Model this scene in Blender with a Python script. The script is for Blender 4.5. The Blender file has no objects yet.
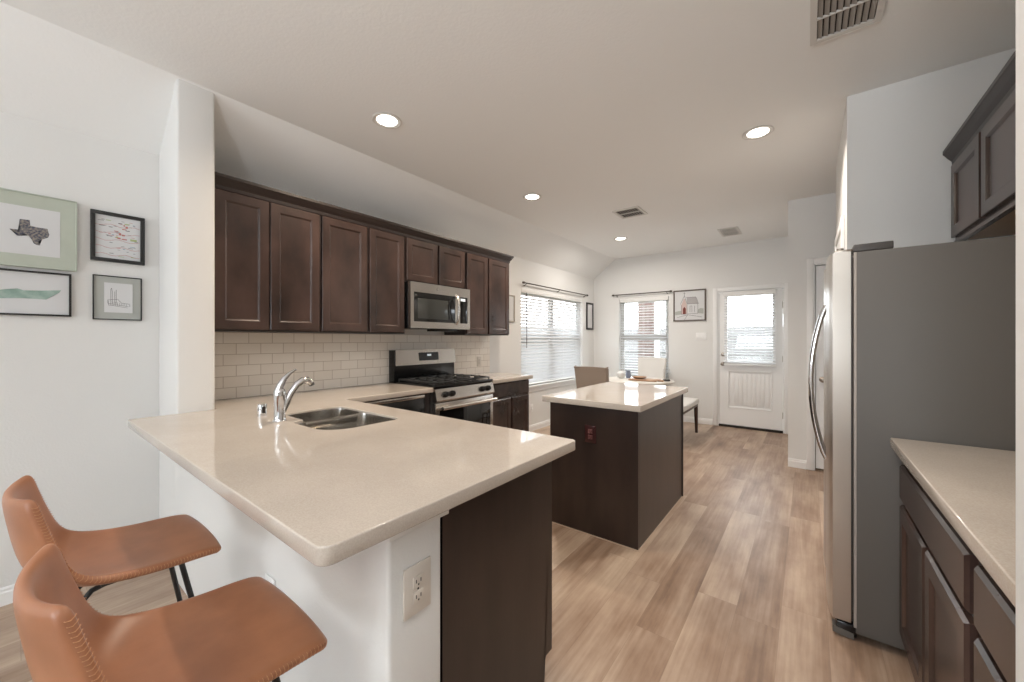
import bpy, bmesh, math, random
from mathutils import Vector, Matrix
random.seed(7)
S = bpy.context.scene
COL = S.collection
PI = math.pi

# ------------------------------------------------------------------ camera
TH = math.atan(296/385.5)
cam = bpy.data.objects.new('camera', bpy.data.cameras.new('camera'))
COL.objects.link(cam)
cam.data.sensor_width = 36.0
cam.data.lens = 385.5/1024*36.0
cam.data.shift_y = -(341-340)/1024.0
cam.data.clip_start = 0.02
cam.location = (0, 0, 1.32)
cam.rotation_euler = (PI/2, 0, TH)
S.camera = cam
S.view_settings.view_transform = 'Standard'
S.view_settings.look = 'None'
S.view_settings.gamma = 1.0
S.view_settings.use_curve_mapping = False
S.view_settings.exposure = 0.0

# ------------------------------------------------------------------ world
W = bpy.data.worlds.new('sky'); S.world = W; W.use_nodes = True
wb = W.node_tree.nodes['Background']
wb.inputs[0].default_value = (0.88, 0.95, 1.0, 1)
wb.inputs[1].default_value = 8

# ------------------------------------------------------------------ added fill lamps behind the camera
def area(name, loc, rot, sx, sy, power, col=(1, 1, 1)):
    l = bpy.data.lights.new(name, 'AREA'); l.shape = 'RECTANGLE'
    l.size = sx; l.size_y = sy; l.energy = power; l.color = col
    o = bpy.data.objects.new(name, l); COL.objects.link(o)
    o.location = loc; o.rotation_euler = rot
    return o
UP = math.radians(50)      # tilts the added rear fills upward to brighten the ceiling
area('added_rear_fill_left', (-1.2, -4.9, 1.45), (PI/2+UP, 0, 0), 2.2, 1.5, 200, (0.84, 0.92, 1.0))  # added fill lamp in front of the closed rear wall
area('added_rear_fill_right', (2.2, -4.9, 1.3), (PI/2+UP, 0, 0), 2.4, 2.0, 20, (0.84, 0.92, 1.0))  # second added fill, at the right part of the closed rear wall
area('added_ceiling_fill', (0.0, -1.5, 1.78), (PI, 0, 0), .35, .35, 88, (.94, .97, 1))  # added bodiless lamp aimed up, brightens the room off the ceiling

# ------------------------------------------------------------------ materials
def lin(c):
    return tuple(((v/255)/12.92 if v/255 <= .04045 else ((v/255+.055)/1.055)**2.4) for v in c)
def newmat(name):
    m = bpy.data.materials.new(name); m.use_nodes = True
    nt = m.node_tree; b = nt.nodes['Principled BSDF']
    return m, nt, b
def setc(b, c): b.inputs['Base Color'].default_value = (*c, 1)
def bump(nt, b, scale, strength, dist=.002, stretch=None, detail=4):
    tc = nt.nodes.new('ShaderNodeTexCoord'); n = nt.nodes.new('ShaderNodeTexNoise')
    n.inputs['Scale'].default_value = scale; n.inputs['Detail'].default_value = detail
    src = tc.outputs['Object']
    if stretch:
        mp = nt.nodes.new('ShaderNodeMapping'); mp.inputs['Scale'].default_value = stretch
        nt.links.new(src, mp.inputs[0]); src = mp.outputs[0]
    nt.links.new(src, n.inputs['Vector'])
    bp = nt.nodes.new('ShaderNodeBump'); bp.inputs['Strength'].default_value = strength
    bp.inputs['Distance'].default_value = dist
    nt.links.new(n.outputs['Fac'], bp.inputs['Height']); nt.links.new(bp.outputs[0], b.inputs['Normal'])
    return n
def mat(name, c, rough=.5, metal=0, bscale=0, bstr=.2, bdist=.002, spec=None, coat=0, stretch=None, vary=0, vscale=6, vstretch=None, c2=None):
    m, nt, b = newmat(name); setc(b, lin(c))
    b.inputs['Roughness'].default_value = rough; b.inputs['Metallic'].default_value = metal
    if spec is not None: b.inputs['Specular IOR Level'].default_value = spec
    if coat: b.inputs['Coat Weight'].default_value = coat; b.inputs['Coat Roughness'].default_value = .12
    if bscale: bump(nt, b, bscale, bstr, bdist, stretch)
    if vary or c2:
        tc = nt.nodes.new('ShaderNodeTexCoord'); n = nt.nodes.new('ShaderNodeTexNoise')
        n.inputs['Scale'].default_value = vscale; n.inputs['Detail'].default_value = 5
        src = tc.outputs['Object']
        if vstretch:
            mp = nt.nodes.new('ShaderNodeMapping'); mp.inputs['Scale'].default_value = vstretch
            nt.links.new(src, mp.inputs[0]); src = mp.outputs[0]
        nt.links.new(src, n.inputs['Vector'])
        r = nt.nodes.new('ShaderNodeValToRGB')
        a = lin(c); d = lin(c2) if c2 else tuple(v*(1-vary) for v in a)
        r.color_ramp.elements[0].position = .35; r.color_ramp.elements[1].position = .65
        r.color_ramp.elements[0].color = (*d, 1); r.color_ramp.elements[1].color = (*a, 1)
        nt.links.new(n.outputs['Fac'], r.inputs[0]); nt.links.new(r.outputs[0], b.inputs['Base Color'])
    return m
def emis(name, c, s):
    m, nt, b = newmat(name); setc(b, (.8, .8, .8))
    b.inputs['Emission Color'].default_value = (*c, 1); b.inputs['Emission Strength'].default_value = s
    return m

M = {}
M['wall'] = mat('wall_paint', (229, 228, 225), .75, bscale=110, bstr=.35, bdist=.0022)
M['ceiling'] = mat('ceiling_paint', (240, 240, 238), .85, bscale=70, bstr=.35, bdist=.003)
M['trim'] = mat('trim_paint', (240, 239, 237), .4, bscale=30, bstr=.03)
M['wood'] = mat('espresso_wood', (78, 60, 54), .27, bscale=60, bstr=.12, bdist=.001, stretch=(1, 1, .12), c2=(46, 36, 33), vscale=3.2, vstretch=(1.2, 1.2, .7))  # lighter blotches paint the cloudy glare of the doors into the wood
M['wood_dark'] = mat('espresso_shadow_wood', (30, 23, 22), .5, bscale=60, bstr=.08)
M['wood_panel'] = mat('espresso_panel_wood', (60, 48, 43), .32, bscale=60, bstr=.12, bdist=.001, stretch=(1, 1, .12), c2=(50, 40, 36), vscale=9, vstretch=(1.2, 1.2, .3))
M['wood_shaded'] = mat('espresso_shaded_wood', (40, 31, 29), .4, bscale=60, bstr=.1)  # darker wood copy: shade of door gaps, crown and peninsula fronts as colour
M['wood_in'] = mat('cabinet_birch_underside', (196, 168, 140), .5, bscale=40, bstr=.1)
M['steel'] = mat('brushed_steel', (205, 200, 194), .26, metal=1, bscale=300, bstr=.06, bdist=.0005, stretch=(1, .02, 1))
M['steel_v'] = mat('brushed_steel_door', (182, 174, 165), .28, metal=1, bscale=300, bstr=.05, bdist=.0005, stretch=(1, 1, .02))
M['chrome'] = mat('chrome', (225, 225, 226), .06, metal=1, bscale=20, bstr=.01)
M['sinksteel'] = mat('sink_steel', (190, 186, 180), .22, metal=1, bscale=250, bstr=.05, bdist=.0005, stretch=(.05, 1, 1))
M['nickel'] = mat('satin_nickel', (165, 155, 145), .3, metal=1, bscale=40, bstr=.02)
M['fridge_side'] = mat('fridge_side_grey', (96, 92, 87), .5, bscale=260, bstr=.25, bdist=.0008)
M['darkplastic'] = mat('dark_grey_plastic', (70, 66, 63), .5, bscale=120, bstr=.05)
M['black'] = mat('black_enamel', (18, 18, 19), .22, bscale=80, bstr=.03)
M['iron'] = mat('cast_iron', (52, 52, 52), .38, bscale=200, bstr=.2)
M['blackglass'] = mat('black_glass', (16, 17, 18), .04, spec=.6, bscale=5, bstr=.004)
M['greyglass'] = mat('tinted_door_glass', (62, 64, 62), .12, bscale=5, bstr=.004)
M['display'] = mat('display_panel', (40, 44, 46), .15, bscale=5, bstr=.004)
M['legmetal'] = mat('black_powdercoat', (28, 27, 27), .4, bscale=200, bstr=.05)
M['leather'] = mat('tan_leather', (170, 115, 82), .36, bscale=420, bstr=.25, bdist=.0006, c2=(148, 97, 68), vscale=7)
M['stitch'] = mat('stitch_thread', (186, 134, 96), .6, bscale=300, bstr=.1)
M['slat'] = mat('blind_slat', (236, 235, 232), .45, bscale=30, bstr=.02)
def slat_mat():
    m, nt, b = newmat('blind_slat_vinyl'); setc(b, lin((222, 223, 225))); b.inputs['Roughness'].default_value = .45
    t = nt.nodes.new('ShaderNodeBsdfTranslucent'); t.inputs[0].default_value = (*lin((232, 234, 238)), 1)
    mx = nt.nodes.new('ShaderNodeMixShader'); mx.inputs[0].default_value = .10
    nt.links.new(b.outputs[0], mx.inputs[1]); nt.links.new(t.outputs[0], mx.inputs[2])
    nt.links.new(mx.outputs[0], nt.nodes['Material Output'].inputs[0]); bump(nt, b, 30, .02)
    return m
M['slat_backlit'] = slat_mat()
M['vinyl'] = mat('window_vinyl', (228, 226, 222), .4, bscale=20, bstr=.02)
M['rod'] = mat('rod_bronze', (74, 66, 60), .35, metal=.6, bscale=60, bstr=.03)
M['plate'] = mat('outlet_plastic', (216, 208, 198), .35, bscale=30, bstr=.01)
M['platebrown'] = mat('brown_outlet_plastic', (62, 36, 36), .18, bscale=30, bstr=.01)
M['recbrown'] = mat('brown_receptacle', (112, 72, 70), .3, bscale=30, bstr=.01)
M['caulk'] = mat('caulk_beige', (196, 176, 156), .6, bscale=30, bstr=.02)
M['badge'] = mat('badge_grey', (104, 100, 96), .4, bscale=30, bstr=.01)
M['flange'] = mat('fridge_flange_grey', (168, 160, 152), .4, bscale=30, bstr=.01)
M['slot'] = mat('slot_dark', (40, 32, 28), .6, bscale=30, bstr=.01)
M['taupe'] = mat('taupe_upholstery', (158, 143, 130), .85, bscale=500, bstr=.4, bdist=.001)
M['cream'] = mat('cream_upholstery', (222, 218, 212), .8, bscale=400, bstr=.3, bdist=.001)
M['walnut'] = mat('walnut_leg', (64, 40, 30), .4, bscale=60, bstr=.1)
M['tabletop'] = mat('painted_tabletop', (214, 208, 198), .3, bscale=40, bstr=.03)
M['tablebase'] = mat('dark_table_base', (84, 72, 62), .45, bscale=40, bstr=.05)
M['board'] = mat('light_wood_board', (184, 148, 116), .5, bscale=60, bstr=.15, stretch=(1, .1, 1), c2=(160, 122, 92), vscale=12, vstretch=(1, .1, 1))
M['ceramic'] = mat('white_ceramic', (222, 222, 222), .25, bscale=15, bstr=.02)
M['slate'] = mat('blue_grey_ceramic', (120, 128, 148), .35, bscale=15, bstr=.02)
M['grille'] = mat('grille_white', (214, 211, 206), .45, bscale=30, bstr=.01)
M['grille_louver'] = mat('grille_grey_louver', (150, 144, 137), .5, bscale=30, bstr=.01)
M['dark'] = mat('duct_dark', (44, 40, 37), .9, bscale=20, bstr=.05)
M['frameblack'] = mat('picture_frame_black', (34, 33, 32), .4, bscale=60, bstr=.05)
M['framebrown'] = mat('picture_frame_brown', (92, 80, 70), .5, bscale=60, bstr=.1)
M['framesilver'] = mat('picture_frame_silver', (170, 162, 150), .4, bscale=60, bstr=.05)
M['paper'] = mat('paper_white', (214, 214, 214), .6, bscale=100, bstr=.02)
M['greymat'] = mat('grey_mat_board', (176, 178, 172), .6, bscale=100, bstr=.02)
M['greenmat'] = mat('sage_mat_board', (188, 194, 180), .6, bscale=160, bstr=.05, vary=.06, vscale=12)
M['texas'] = mat('map_collage', (150, 142, 132), .6, c2=(52, 60, 84), vscale=110)
M['teal'] = mat('watercolour_teal', (136, 162, 150), .7, c2=(168, 188, 178), vscale=22)
M['ink'] = mat('pencil_grey', (140, 140, 142), .7, bscale=100, bstr=.01)
M['inkdark'] = mat('ink_dark', (88, 84, 86), .7, bscale=100, bstr=.01)
M['red'] = mat('ink_red', (190, 122, 116), .7, bscale=100, bstr=.01)
M['redbrown'] = mat('painted_red_door', (120, 58, 50), .7, bscale=100, bstr=.01)
M['inkgreen'] = mat('ink_green', (168, 180, 128), .7, bscale=100, bstr=.01)
M['inkblue'] = mat('ink_blue', (120, 152, 172), .7, bscale=100, bstr=.01)
M['pinkwash'] = mat('pink_wash', (206, 184, 178), .7, bscale=100, bstr=.01)
M['roofgrey'] = mat('roof_wash', (176, 172, 172), .7, bscale=100, bstr=.01)
M['concrete'] = mat('patio_concrete', (128, 126, 122), .9, bscale=30, bstr=.3, vary=.12)
M['grass'] = mat('lawn_green', (84, 94, 62), .9, bscale=120, bstr=.8, bdist=.02, vary=.3, vscale=20)
M['fence'] = mat('fence_cedar', (140, 138, 138), .8, bscale=30, bstr=.3, vary=.2, vscale=4, vstretch=(6, 6, .4))
M['siding'] = mat('neighbour_siding', (140, 142, 146), .8, bscale=20, bstr=.1)
M['roofshingle'] = mat('roof_shingle', (120, 112, 106), .9, bscale=60, bstr=.4)
M['leaf'] = mat('tree_leaf', (96, 112, 74), .8, bscale=20, bstr=.4, vary=.3, vscale=8)
M['bark'] = mat('tree_bark', (98, 82, 68), .9, bscale=30, bstr=.5)
M['lens'] = emis('downlight_lens', (1, .93, .84), 9)
M['led'] = emis('clock_digits', (.75, .92, 1), .45)

def glass_mat():
    m, nt, b = newmat('window_glass'); nt.nodes.remove(b)
    out = nt.nodes['Material Output']
    t = nt.nodes.new('ShaderNodeBsdfTransparent'); g = nt.nodes.new('ShaderNodeBsdfGlossy')
    g.inputs['Roughness'].default_value = .02
    lw = nt.nodes.new('ShaderNodeLayerWeight'); lw.inputs[0].default_value = .5
    pw = nt.nodes.new('ShaderNodeMath'); pw.operation = 'POWER'; pw.inputs[1].default_value = 4; nt.links.new(lw.outputs['Facing'], pw.inputs[0])
    fr = nt.nodes.new('ShaderNodeMath'); fr.operation = 'MULTIPLY_ADD'; fr.inputs[1].default_value = .6; fr.inputs[2].default_value = .04; nt.links.new(pw.outputs[0], fr.inputs[0])
    mx = nt.nodes.new('ShaderNodeMixShader')
    nt.links.new(fr.outputs[0], mx.inputs[0]); nt.links.new(t.outputs[0], mx.inputs[1])
    nt.links.new(g.outputs[0], mx.inputs[2]); nt.links.new(mx.outputs[0], out.inputs[0])
    return m
M['glass'] = glass_mat()

def quartz():
    m, nt, b = newmat('beige_quartz')
    tc = nt.nodes.new('ShaderNodeTexCoord')
    n = nt.nodes.new('ShaderNodeTexNoise'); n.inputs['Scale'].default_value = 260; n.inputs['Detail'].default_value = 3
    n2 = nt.nodes.new('ShaderNodeTexNoise'); n2.inputs['Scale'].default_value = 5; n2.inputs['Detail'].default_value = 4
    nt.links.new(tc.outputs['Object'], n.inputs['Vector']); nt.links.new(tc.outputs['Object'], n2.inputs['Vector'])
    r = nt.nodes.new('ShaderNodeValToRGB'); e = r.color_ramp.elements
    e[0].position = .3; e[0].color = (*lin((192, 180, 168)), 1)
    e[1].position = .7; e[1].color = (*lin((204, 194, 182)), 1)
    nt.links.new(n.outputs['Fac'], r.inputs[0])
    r2 = nt.nodes.new('ShaderNodeValToRGB'); e = r2.color_ramp.elements
    e[0].position = .35; e[0].color = (.93, .93, .93, 1); e[1].position = .65; e[1].color = (1, 1, 1, 1)
    nt.links.new(n2.outputs['Fac'], r2.inputs[0])
    mx = nt.nodes.new('ShaderNodeMix'); mx.data_type = 'RGBA'; mx.blend_type = 'MULTIPLY'; mx.inputs[0].default_value = 1
    nt.links.new(r.outputs[0], mx.inputs[6]); nt.links.new(r2.outputs[0], mx.inputs[7])
    nt.links.new(mx.outputs[2], b.inputs['Base Color'])
    b.inputs['Roughness'].default_value = .055
    return m
M['quartz'] = quartz()

def brickmat(name, c1, c2, mortar, bw, bh, ms, axes, offset=.5, rough=.3, bstr=.4, origin=(0, 0), rough_m=.8):
    m, nt, b = newmat(name); L = nt.links
    tc = nt.nodes.new('ShaderNodeTexCoord'); sp = nt.nodes.new('ShaderNodeSeparateXYZ'); L.new(tc.outputs['Object'], sp.inputs[0])
    cb = nt.nodes.new('ShaderNodeCombineXYZ')
    for i, ax in enumerate(axes):
        a = nt.nodes.new('ShaderNodeMath'); a.operation = 'SUBTRACT'; a.inputs[1].default_value = origin[i]
        L.new(sp.outputs[ax], a.inputs[0]); L.new(a.outputs[0], cb.inputs[i])
    br = nt.nodes.new('ShaderNodeTexBrick'); L.new(cb.outputs[0], br.inputs['Vector'])
    br.inputs['Scale'].default_value = 1; br.offset = offset
    br.inputs['Brick Width'].default_value = bw; br.inputs['Row Height'].default_value = bh
    br.inputs['Mortar Size'].default_value = ms; br.inputs['Mortar Smooth'].default_value = .3
    br.inputs['Color1'].default_value = (*lin(c1), 1); br.inputs['Color2'].default_value = (*lin(c2), 1)
    br.inputs['Mortar'].default_value = (*lin(mortar), 1)
    L.new(br.outputs['Color'], b.inputs['Base Color'])
    bp = nt.nodes.new('ShaderNodeBump'); bp.invert = True
    bp.inputs['Strength'].default_value = bstr; bp.inputs['Distance'].default_value = .003
    L.new(br.outputs['Fac'], bp.inputs['Height']); L.new(bp.outputs[0], b.inputs['Normal'])
    mr = nt.nodes.new('ShaderNodeMapRange'); mr.inputs[3].default_value = rough; mr.inputs[4].default_value = rough_m
    L.new(br.outputs['Fac'], mr.inputs[0]); L.new(mr.outputs[0], b.inputs['Roughness'])
    return m
M['tile'] = brickmat('subway_tile', (238, 230, 219), (244, 237, 227), (190, 176, 162), .1525, .0765, .0022, (1, 2), origin=(.735, .914), rough=.16)
M['brick'] = brickmat('porch_brick', (100, 78, 72), (118, 98, 90), (124, 118, 112), .2, .075, .01, (0, 2), rough=.85)

def floormat():
    m, nt, b = newmat('plank_floor'); L = nt.links; N = nt.nodes
    PW, PL = .176, 1.22
    def mth(op, a, bb=None, c=None):
        n = N.new('ShaderNodeMath'); n.operation = op
        for i, v in enumerate((a, bb, c)):
            if v is None: continue
            if isinstance(v, (int, float)): n.inputs[i].default_value = v
            else: L.new(v, n.inputs[i])
        return n.outputs[0]
    tc = N.new('ShaderNodeTexCoord'); sp = N.new('ShaderNodeSeparateXYZ'); L.new(tc.outputs['Object'], sp.inputs[0])
    x, y = sp.outputs[0], sp.outputs[1]
    xs = mth('DIVIDE', mth('ADD', x, .28), PW); row = mth('FLOOR', xs)
    wn = N.new('ShaderNodeTexWhiteNoise'); wn.noise_dimensions = '1D'; L.new(row, wn.inputs['W'])
    ys = mth('ADD', mth('DIVIDE', y, PL), mth('MULTIPLY', wn.outputs['Value'], 7.3)); colm = mth('FLOOR', ys)
    cb = N.new('ShaderNodeCombineXYZ'); L.new(row, cb.inputs[0]); L.new(colm, cb.inputs[1])
    wid = N.new('ShaderNodeTexWhiteNoise'); wid.noise_dimensions = '2D'; L.new(cb.outputs[0], wid.inputs['Vector'])
    ident = wid.outputs['Value']
    # grain coordinates shifted per plank
    gv = N.new('ShaderNodeCombineXYZ')
    L.new(mth('ADD', mth('MULTIPLY', x, 6), mth('MULTIPLY', ident, 37)), gv.inputs[0])
    L.new(mth('ADD', mth('MULTIPLY', y, .9), mth('MULTIPLY', ident, 53)), gv.inputs[1])
    n1 = N.new('ShaderNodeTexNoise'); n1.inputs['Scale'].default_value = 1.0; n1.inputs['Detail'].default_value = 6; n1.inputs['Distortion'].default_value = .8
    L.new(gv.outputs[0], n1.inputs['Vector'])
    gv2 = N.new('ShaderNodeCombineXYZ'); L.new(mth('ADD', mth('MULTIPLY', x, 60), mth('MULTIPLY', ident, 91)), gv2.inputs[0]); L.new(mth('MULTIPLY', y, 2.5), gv2.inputs[1])
    n2 = N.new('ShaderNodeTexNoise'); n2.inputs['Scale'].default_value = 1.0; n2.inputs['Detail'].default_value = 4
    L.new(gv2.outputs[0], n2.inputs['Vector'])
    bv = N.new('ShaderNodeCombineXYZ'); L.new(mth('MULTIPLY', x, 2.6), bv.inputs[0]); L.new(mth('ADD', mth('MULTIPLY', y, 1.1), mth('MULTIPLY', ident, 9)), bv.inputs[1])
    n3 = N.new('ShaderNodeTexNoise'); n3.inputs['Scale'].default_value = 1.6; n3.inputs['Detail'].default_value = 5; n3.inputs['Roughness'].default_value = .6; L.new(bv.outputs[0], n3.inputs['Vector'])
    tone = mth('ADD', mth('ADD', mth('MULTIPLY', ident, .24), mth('MULTIPLY', n1.outputs['Fac'], .75)), mth('ADD', mth('MULTIPLY', n2.outputs['Fac'], .38), mth('MULTIPLY', n3.outputs['Fac'], .85)))
    tone = mth('SUBTRACT', tone, .62)
    r = N.new('ShaderNodeValToRGB'); e = r.color_ramp.elements
    e[0].position = .12; e[0].color = (*lin((112, 90, 74)), 1)
    e[1].position = .9; e[1].color = (*lin((206, 186, 164)), 1)
    q = e.new(.36); q.color = (*lin((150, 124, 104)), 1)
    q = e.new(.6); q.color = (*lin((178, 155, 135)), 1)
    L.new(tone, r.inputs[0])
    fx = mth('ABSOLUTE', mth('SUBTRACT', mth('FRACT', xs), .5)); fy = mth('ABSOLUTE', mth('SUBTRACT', mth('FRACT', ys), .5))
    gx = mth('GREATER_THAN', fx, .5-.0012/PW); gy = mth('GREATER_THAN', fy, .5-.0012/PL)
    gap = mth('MAXIMUM', gx, gy)
    mx = N.new('ShaderNodeMix'); mx.data_type = 'RGBA'; mx.inputs[7].default_value = (*lin((120, 98, 82)), 1)
    L.new(mth('MULTIPLY', gap, .35), mx.inputs[0]); L.new(r.outputs[0], mx.inputs[6])
    L.new(mx.outputs[2], b.inputs['Base Color'])
    b.inputs['Roughness'].default_value = .38
    bp = N.new('ShaderNodeBump'); bp.inputs['Strength'].default_value = .15; bp.inputs['Distance'].default_value = .002
    L.new(n2.outputs['Fac'], bp.inputs['Height']); L.new(bp.outputs[0], b.inputs['Normal'])
    return m
M['floor'] = floormat()

# ------------------------------------------------------------------ mesh helpers
ORG = {}
def origin(p): return ORG.get(p.name, Vector((0, 0, 0))) if p else Vector((0, 0, 0))
class MB:
    def __init__(s): s.bm = bmesh.new()
    def merge(s, b2):
        me = bpy.data.meshes.new('t'); b2.to_mesh(me); b2.free(); s.bm.from_mesh(me); bpy.data.meshes.remove(me); return s
    def box(s, x0, x1, y0, y1, z0, z1, bev=0, seg=2):
        b = bmesh.new(); bmesh.ops.create_cube(b, size=1)
        for v in b.verts:
            v.co = Vector(((x0+x1)/2+v.co.x*(x1-x0), (y0+y1)/2+v.co.y*(y1-y0), (z0+z1)/2+v.co.z*(z1-z0)))
        if bev: bmesh.ops.bevel(b, geom=b.edges[:], offset=bev, segments=seg, affect='EDGES', profile=.5)
        return s.merge(b)
    def cyl(s, p0, p1, r, r2=None, n=20):
        p0, p1 = Vector(p0), Vector(p1); d = p1-p0; b = bmesh.new()
        bmesh.ops.create_cone(b, cap_ends=True, segments=n, radius1=r, radius2=r if r2 is None else r2, depth=d.length)
        q = Vector((0, 0, 1)).rotation_difference(d.normalized()).to_matrix().to_4x4()
        bmesh.ops.transform(b, matrix=Matrix.Translation((p0+p1)/2) @ q, verts=b.verts)
        return s.merge(b)
    def tube(s, pts, r, n=10, cap=True):
        pts = [Vector(p) for p in pts]; rs = r if isinstance(r, (list, tuple)) else [r]*len(pts)
        b = bmesh.new(); rings = []
        t = (pts[1]-pts[0]).normalized(); up = Vector((0, 0, 1)) if abs(t.z) < .9 else Vector((1, 0, 0))
        nrm = (up - t*up.dot(t)).normalized()
        for i, p in enumerate(pts):
            if i == 0: tt = (pts[1]-pts[0])
            elif i == len(pts)-1: tt = pts[-1]-pts[-2]
            else: tt = (pts[i+1]-p).normalized()+(p-pts[i-1]).normalized()
            tt = tt.normalized() if tt.length > 1e-9 else t
            nrm = (nrm - tt*nrm.dot(tt)).normalized(); bn = tt.cross(nrm)
            rings.append([b.verts.new(p+(nrm*math.cos(a)+bn*math.sin(a))*rs[i]) for a in (2*PI*k/n for k in range(n))])
        for a, c in zip(rings, rings[1:]):
            for k in range(n): b.faces.new((a[k], a[(k+1) % n], c[(k+1) % n], c[k]))
        if cap: b.faces.new(rings[0][::-1]); b.faces.new(rings[-1])
        bmesh.ops.recalc_face_normals(b, faces=b.faces)
        return s.merge(b)
    def lathe(s, prof, loc, axis='z', n=28):
        b = bmesh.new(); rings = []
        for (r, h) in prof:
            ring = []
            for k in range(n):
                a = 2*PI*k/n; u, v = r*math.cos(a), r*math.sin(a)
                co = {'z': (u, v, h), 'y': (u, h, v), 'x': (h, u, v), '-z': (u, v, -h)}[axis]
                ring.append(b.verts.new(Vector(loc)+Vector(co)))
            rings.append(ring)
        for a, c in zip(rings, rings[1:]):
            for k in range(n): b.faces.new((a[k], a[(k+1) % n], c[(k+1) % n], c[k]))
        b.faces.new(rings[0]); b.faces.new(rings[-1])
        bmesh.ops.remove_doubles(b, verts=b.verts, dist=1e-6)
        bmesh.ops.recalc_face_normals(b, faces=b.faces)
        return s.merge(b)
    def prism(s, poly, f, d):
        """poly: 2-D points, f maps (u,v,w) to a world point; w runs 0..d"""
        b = bmesh.new()
        A = [b.verts.new(f(u, v, 0)) for u, v in poly]; B = [b.verts.new(f(u, v, d)) for u, v in poly]
        n = len(poly); b.faces.new(A); b.faces.new(B[::-1])
        for k in range(n): b.faces.new((A[k], B[k], B[(k+1) % n], A[(k+1) % n]))
        bmesh.ops.triangulate(b, faces=[q for q in b.faces if len(q.verts) > 4])
        bmesh.ops.recalc_face_normals(b, faces=b.faces)
        return s.merge(b)
    def raw(s, verts, faces):
        b = bmesh.new(); vs = [b.verts.new(v) for v in verts]
        for q in faces: b.faces.new([vs[i] for i in q])
        bmesh.ops.recalc_face_normals(b, faces=b.faces)
        return s.merge(b)
    def build(s, name, m, parent=None, smooth=True, angle=35, matrix=None):
        o0 = origin(parent)
        if matrix is not None: bmesh.ops.transform(s.bm, matrix=matrix, verts=s.bm.verts)
        if o0.length: bmesh.ops.translate(s.bm, vec=-o0, verts=s.bm.verts)
        me = bpy.data.meshes.new(name); s.bm.to_mesh(me); s.bm.free()
        me.materials.append(M[m] if isinstance(m, str) else m)
        if smooth:
            for p in me.polygons: p.use_smooth = True
            try: me.set_sharp_from_angle(angle=math.radians(angle))
            except Exception: pass
        o = bpy.data.objects.new(name, me); COL.objects.link(o)
        if parent: o.parent = parent; ORG[o.name] = o0
        return o
def tag(o, label=None, cat=None, group=None, kind=None):
    if label: o['label'] = label
    if cat: o['category'] = cat
    if group: o['group'] = group
    if kind: o['kind'] = kind
    return o
def thing(name, loc, label, cat, group=None):
    o = bpy.data.objects.new(name, None); COL.objects.link(o); o.location = loc; o.empty_display_size = .1
    ORG[o.name] = Vector(loc); tag(o, label, cat, group); return o
def struct(o): o['kind'] = 'structure'; return o
def dup(root, delta, label=None, rotz=None):
    def cp(o, par):
        c = o.copy(); COL.objects.link(c); c.parent = par
        for ch in [k for k in bpy.data.objects if k.parent == o]: cp(ch, c)
        return c
    kids = {}
    r = cp(root, None); r.location = root.location + Vector(delta)
    if rotz is not None: r.rotation_euler.z = rotz
    if label: r['label'] = label
    return r

def slab_with_holes(a0, a1, b0, b1, holes):
    """rectangles covering [a0,a1]x[b0,b1] minus holes (a0,a1,b0,b1)"""
    ea = sorted({a0, a1, *[h[0] for h in holes], *[h[1] for h in holes]})
    eb = sorted({b0, b1, *[h[2] for h in holes], *[h[3] for h in holes]})
    out = []
    for i in range(len(ea)-1):
        for j in range(len(eb)-1):
            ca, cb = (ea[i]+ea[i+1])/2, (eb[j]+eb[j+1])/2
            if not any(h[0] < ca < h[1] and h[2] < cb < h[3] for h in holes): out.append((ea[i], ea[i+1], eb[j], eb[j+1]))
    return out

# ------------------------------------------------------------------ room shell
XL, YB, HC = -3.18, 6.65, 2.775
XR = .945
CX = -2.755          # crease between slope and flat ceiling
struct(MB().box(-3.32, 4.62, -5.12, 6.8, -.12, 0).build('floor', 'floor', smooth=False))
struct(MB().box(CX, 4.62, -5.12, 6.8, HC, HC+.12).build('ceiling', 'ceiling', smooth=False))
dz = HC-2.46
struct(MB().prism([(XL-.14, 2.46-.14*dz/(CX-XL)), (CX, HC), (CX, HC+.14), (XL-.14, 2.56)], lambda u, v, w: Vector((u, -5.12+w, v)), 11.92).build('ceiling_slope', 'ceiling', smooth=False))
LW = (4.35, 6.20, .66, 2.055)         # left window y0,y1,z0,z1
b = MB()
for y0, y1, z0, z1 in slab_with_holes(-5.0, YB, 0, 2.46, [LW]): b.box(XL-.12, XL, y0, y1, z0, z1)
struct(b.build('wall_left', 'wall', smooth=False))
BW = (-2.69, -1.83, .66, 2.05); DR = (-1.105, -.265, 0, 2.055)
b = MB()
for x0, x1, z0, z1 in slab_with_holes(XL-.12, 1.2, 0, HC, [BW, DR]): b.box(x0, x1, YB, YB+.14, z0, z1)
struct(b.build('wall_back', 'wall', smooth=False))
YC = 4.96; CD = (.045, .80, 0, 2.09)
b = MB()
for x0, x1, z0, z1 in slab_with_holes(-.166, 1.2, 0, HC, [CD]): b.box(x0, x1, YC, YC+.11, z0, z1)
b.box(-.166, -.06, YC+.11, YB, 0, HC)
struct(b.build('wall_closet', 'wall', smooth=False))
struct(MB().box(.185, 1.2, 3.05, 4.19, 0, HC).build('wall_pantry', 'wall', smooth=False))
struct(MB().box(1.2, 1.3, 3.05, YB, 0, HC).build('wall_hall', 'wall', smooth=False))
struct(MB().box(XR, 1.05, .80, 3.05, 0, HC).build('wall_right', 'wall', smooth=False))
struct(MB().box(.2525, 4.5, .80, .945, 0, HC, .006).build('wall_wing_right', 'wall', smooth=False))
struct(MB().box(XL, CX-.008, .56, .735, 0, HC, .014, 4).build('wall_wing_left', 'wall'))
struct(MB().box(CX-.02, -.80, .553, .725, 0, .874, .012, 4).build('wall_half', 'wall'))
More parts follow.
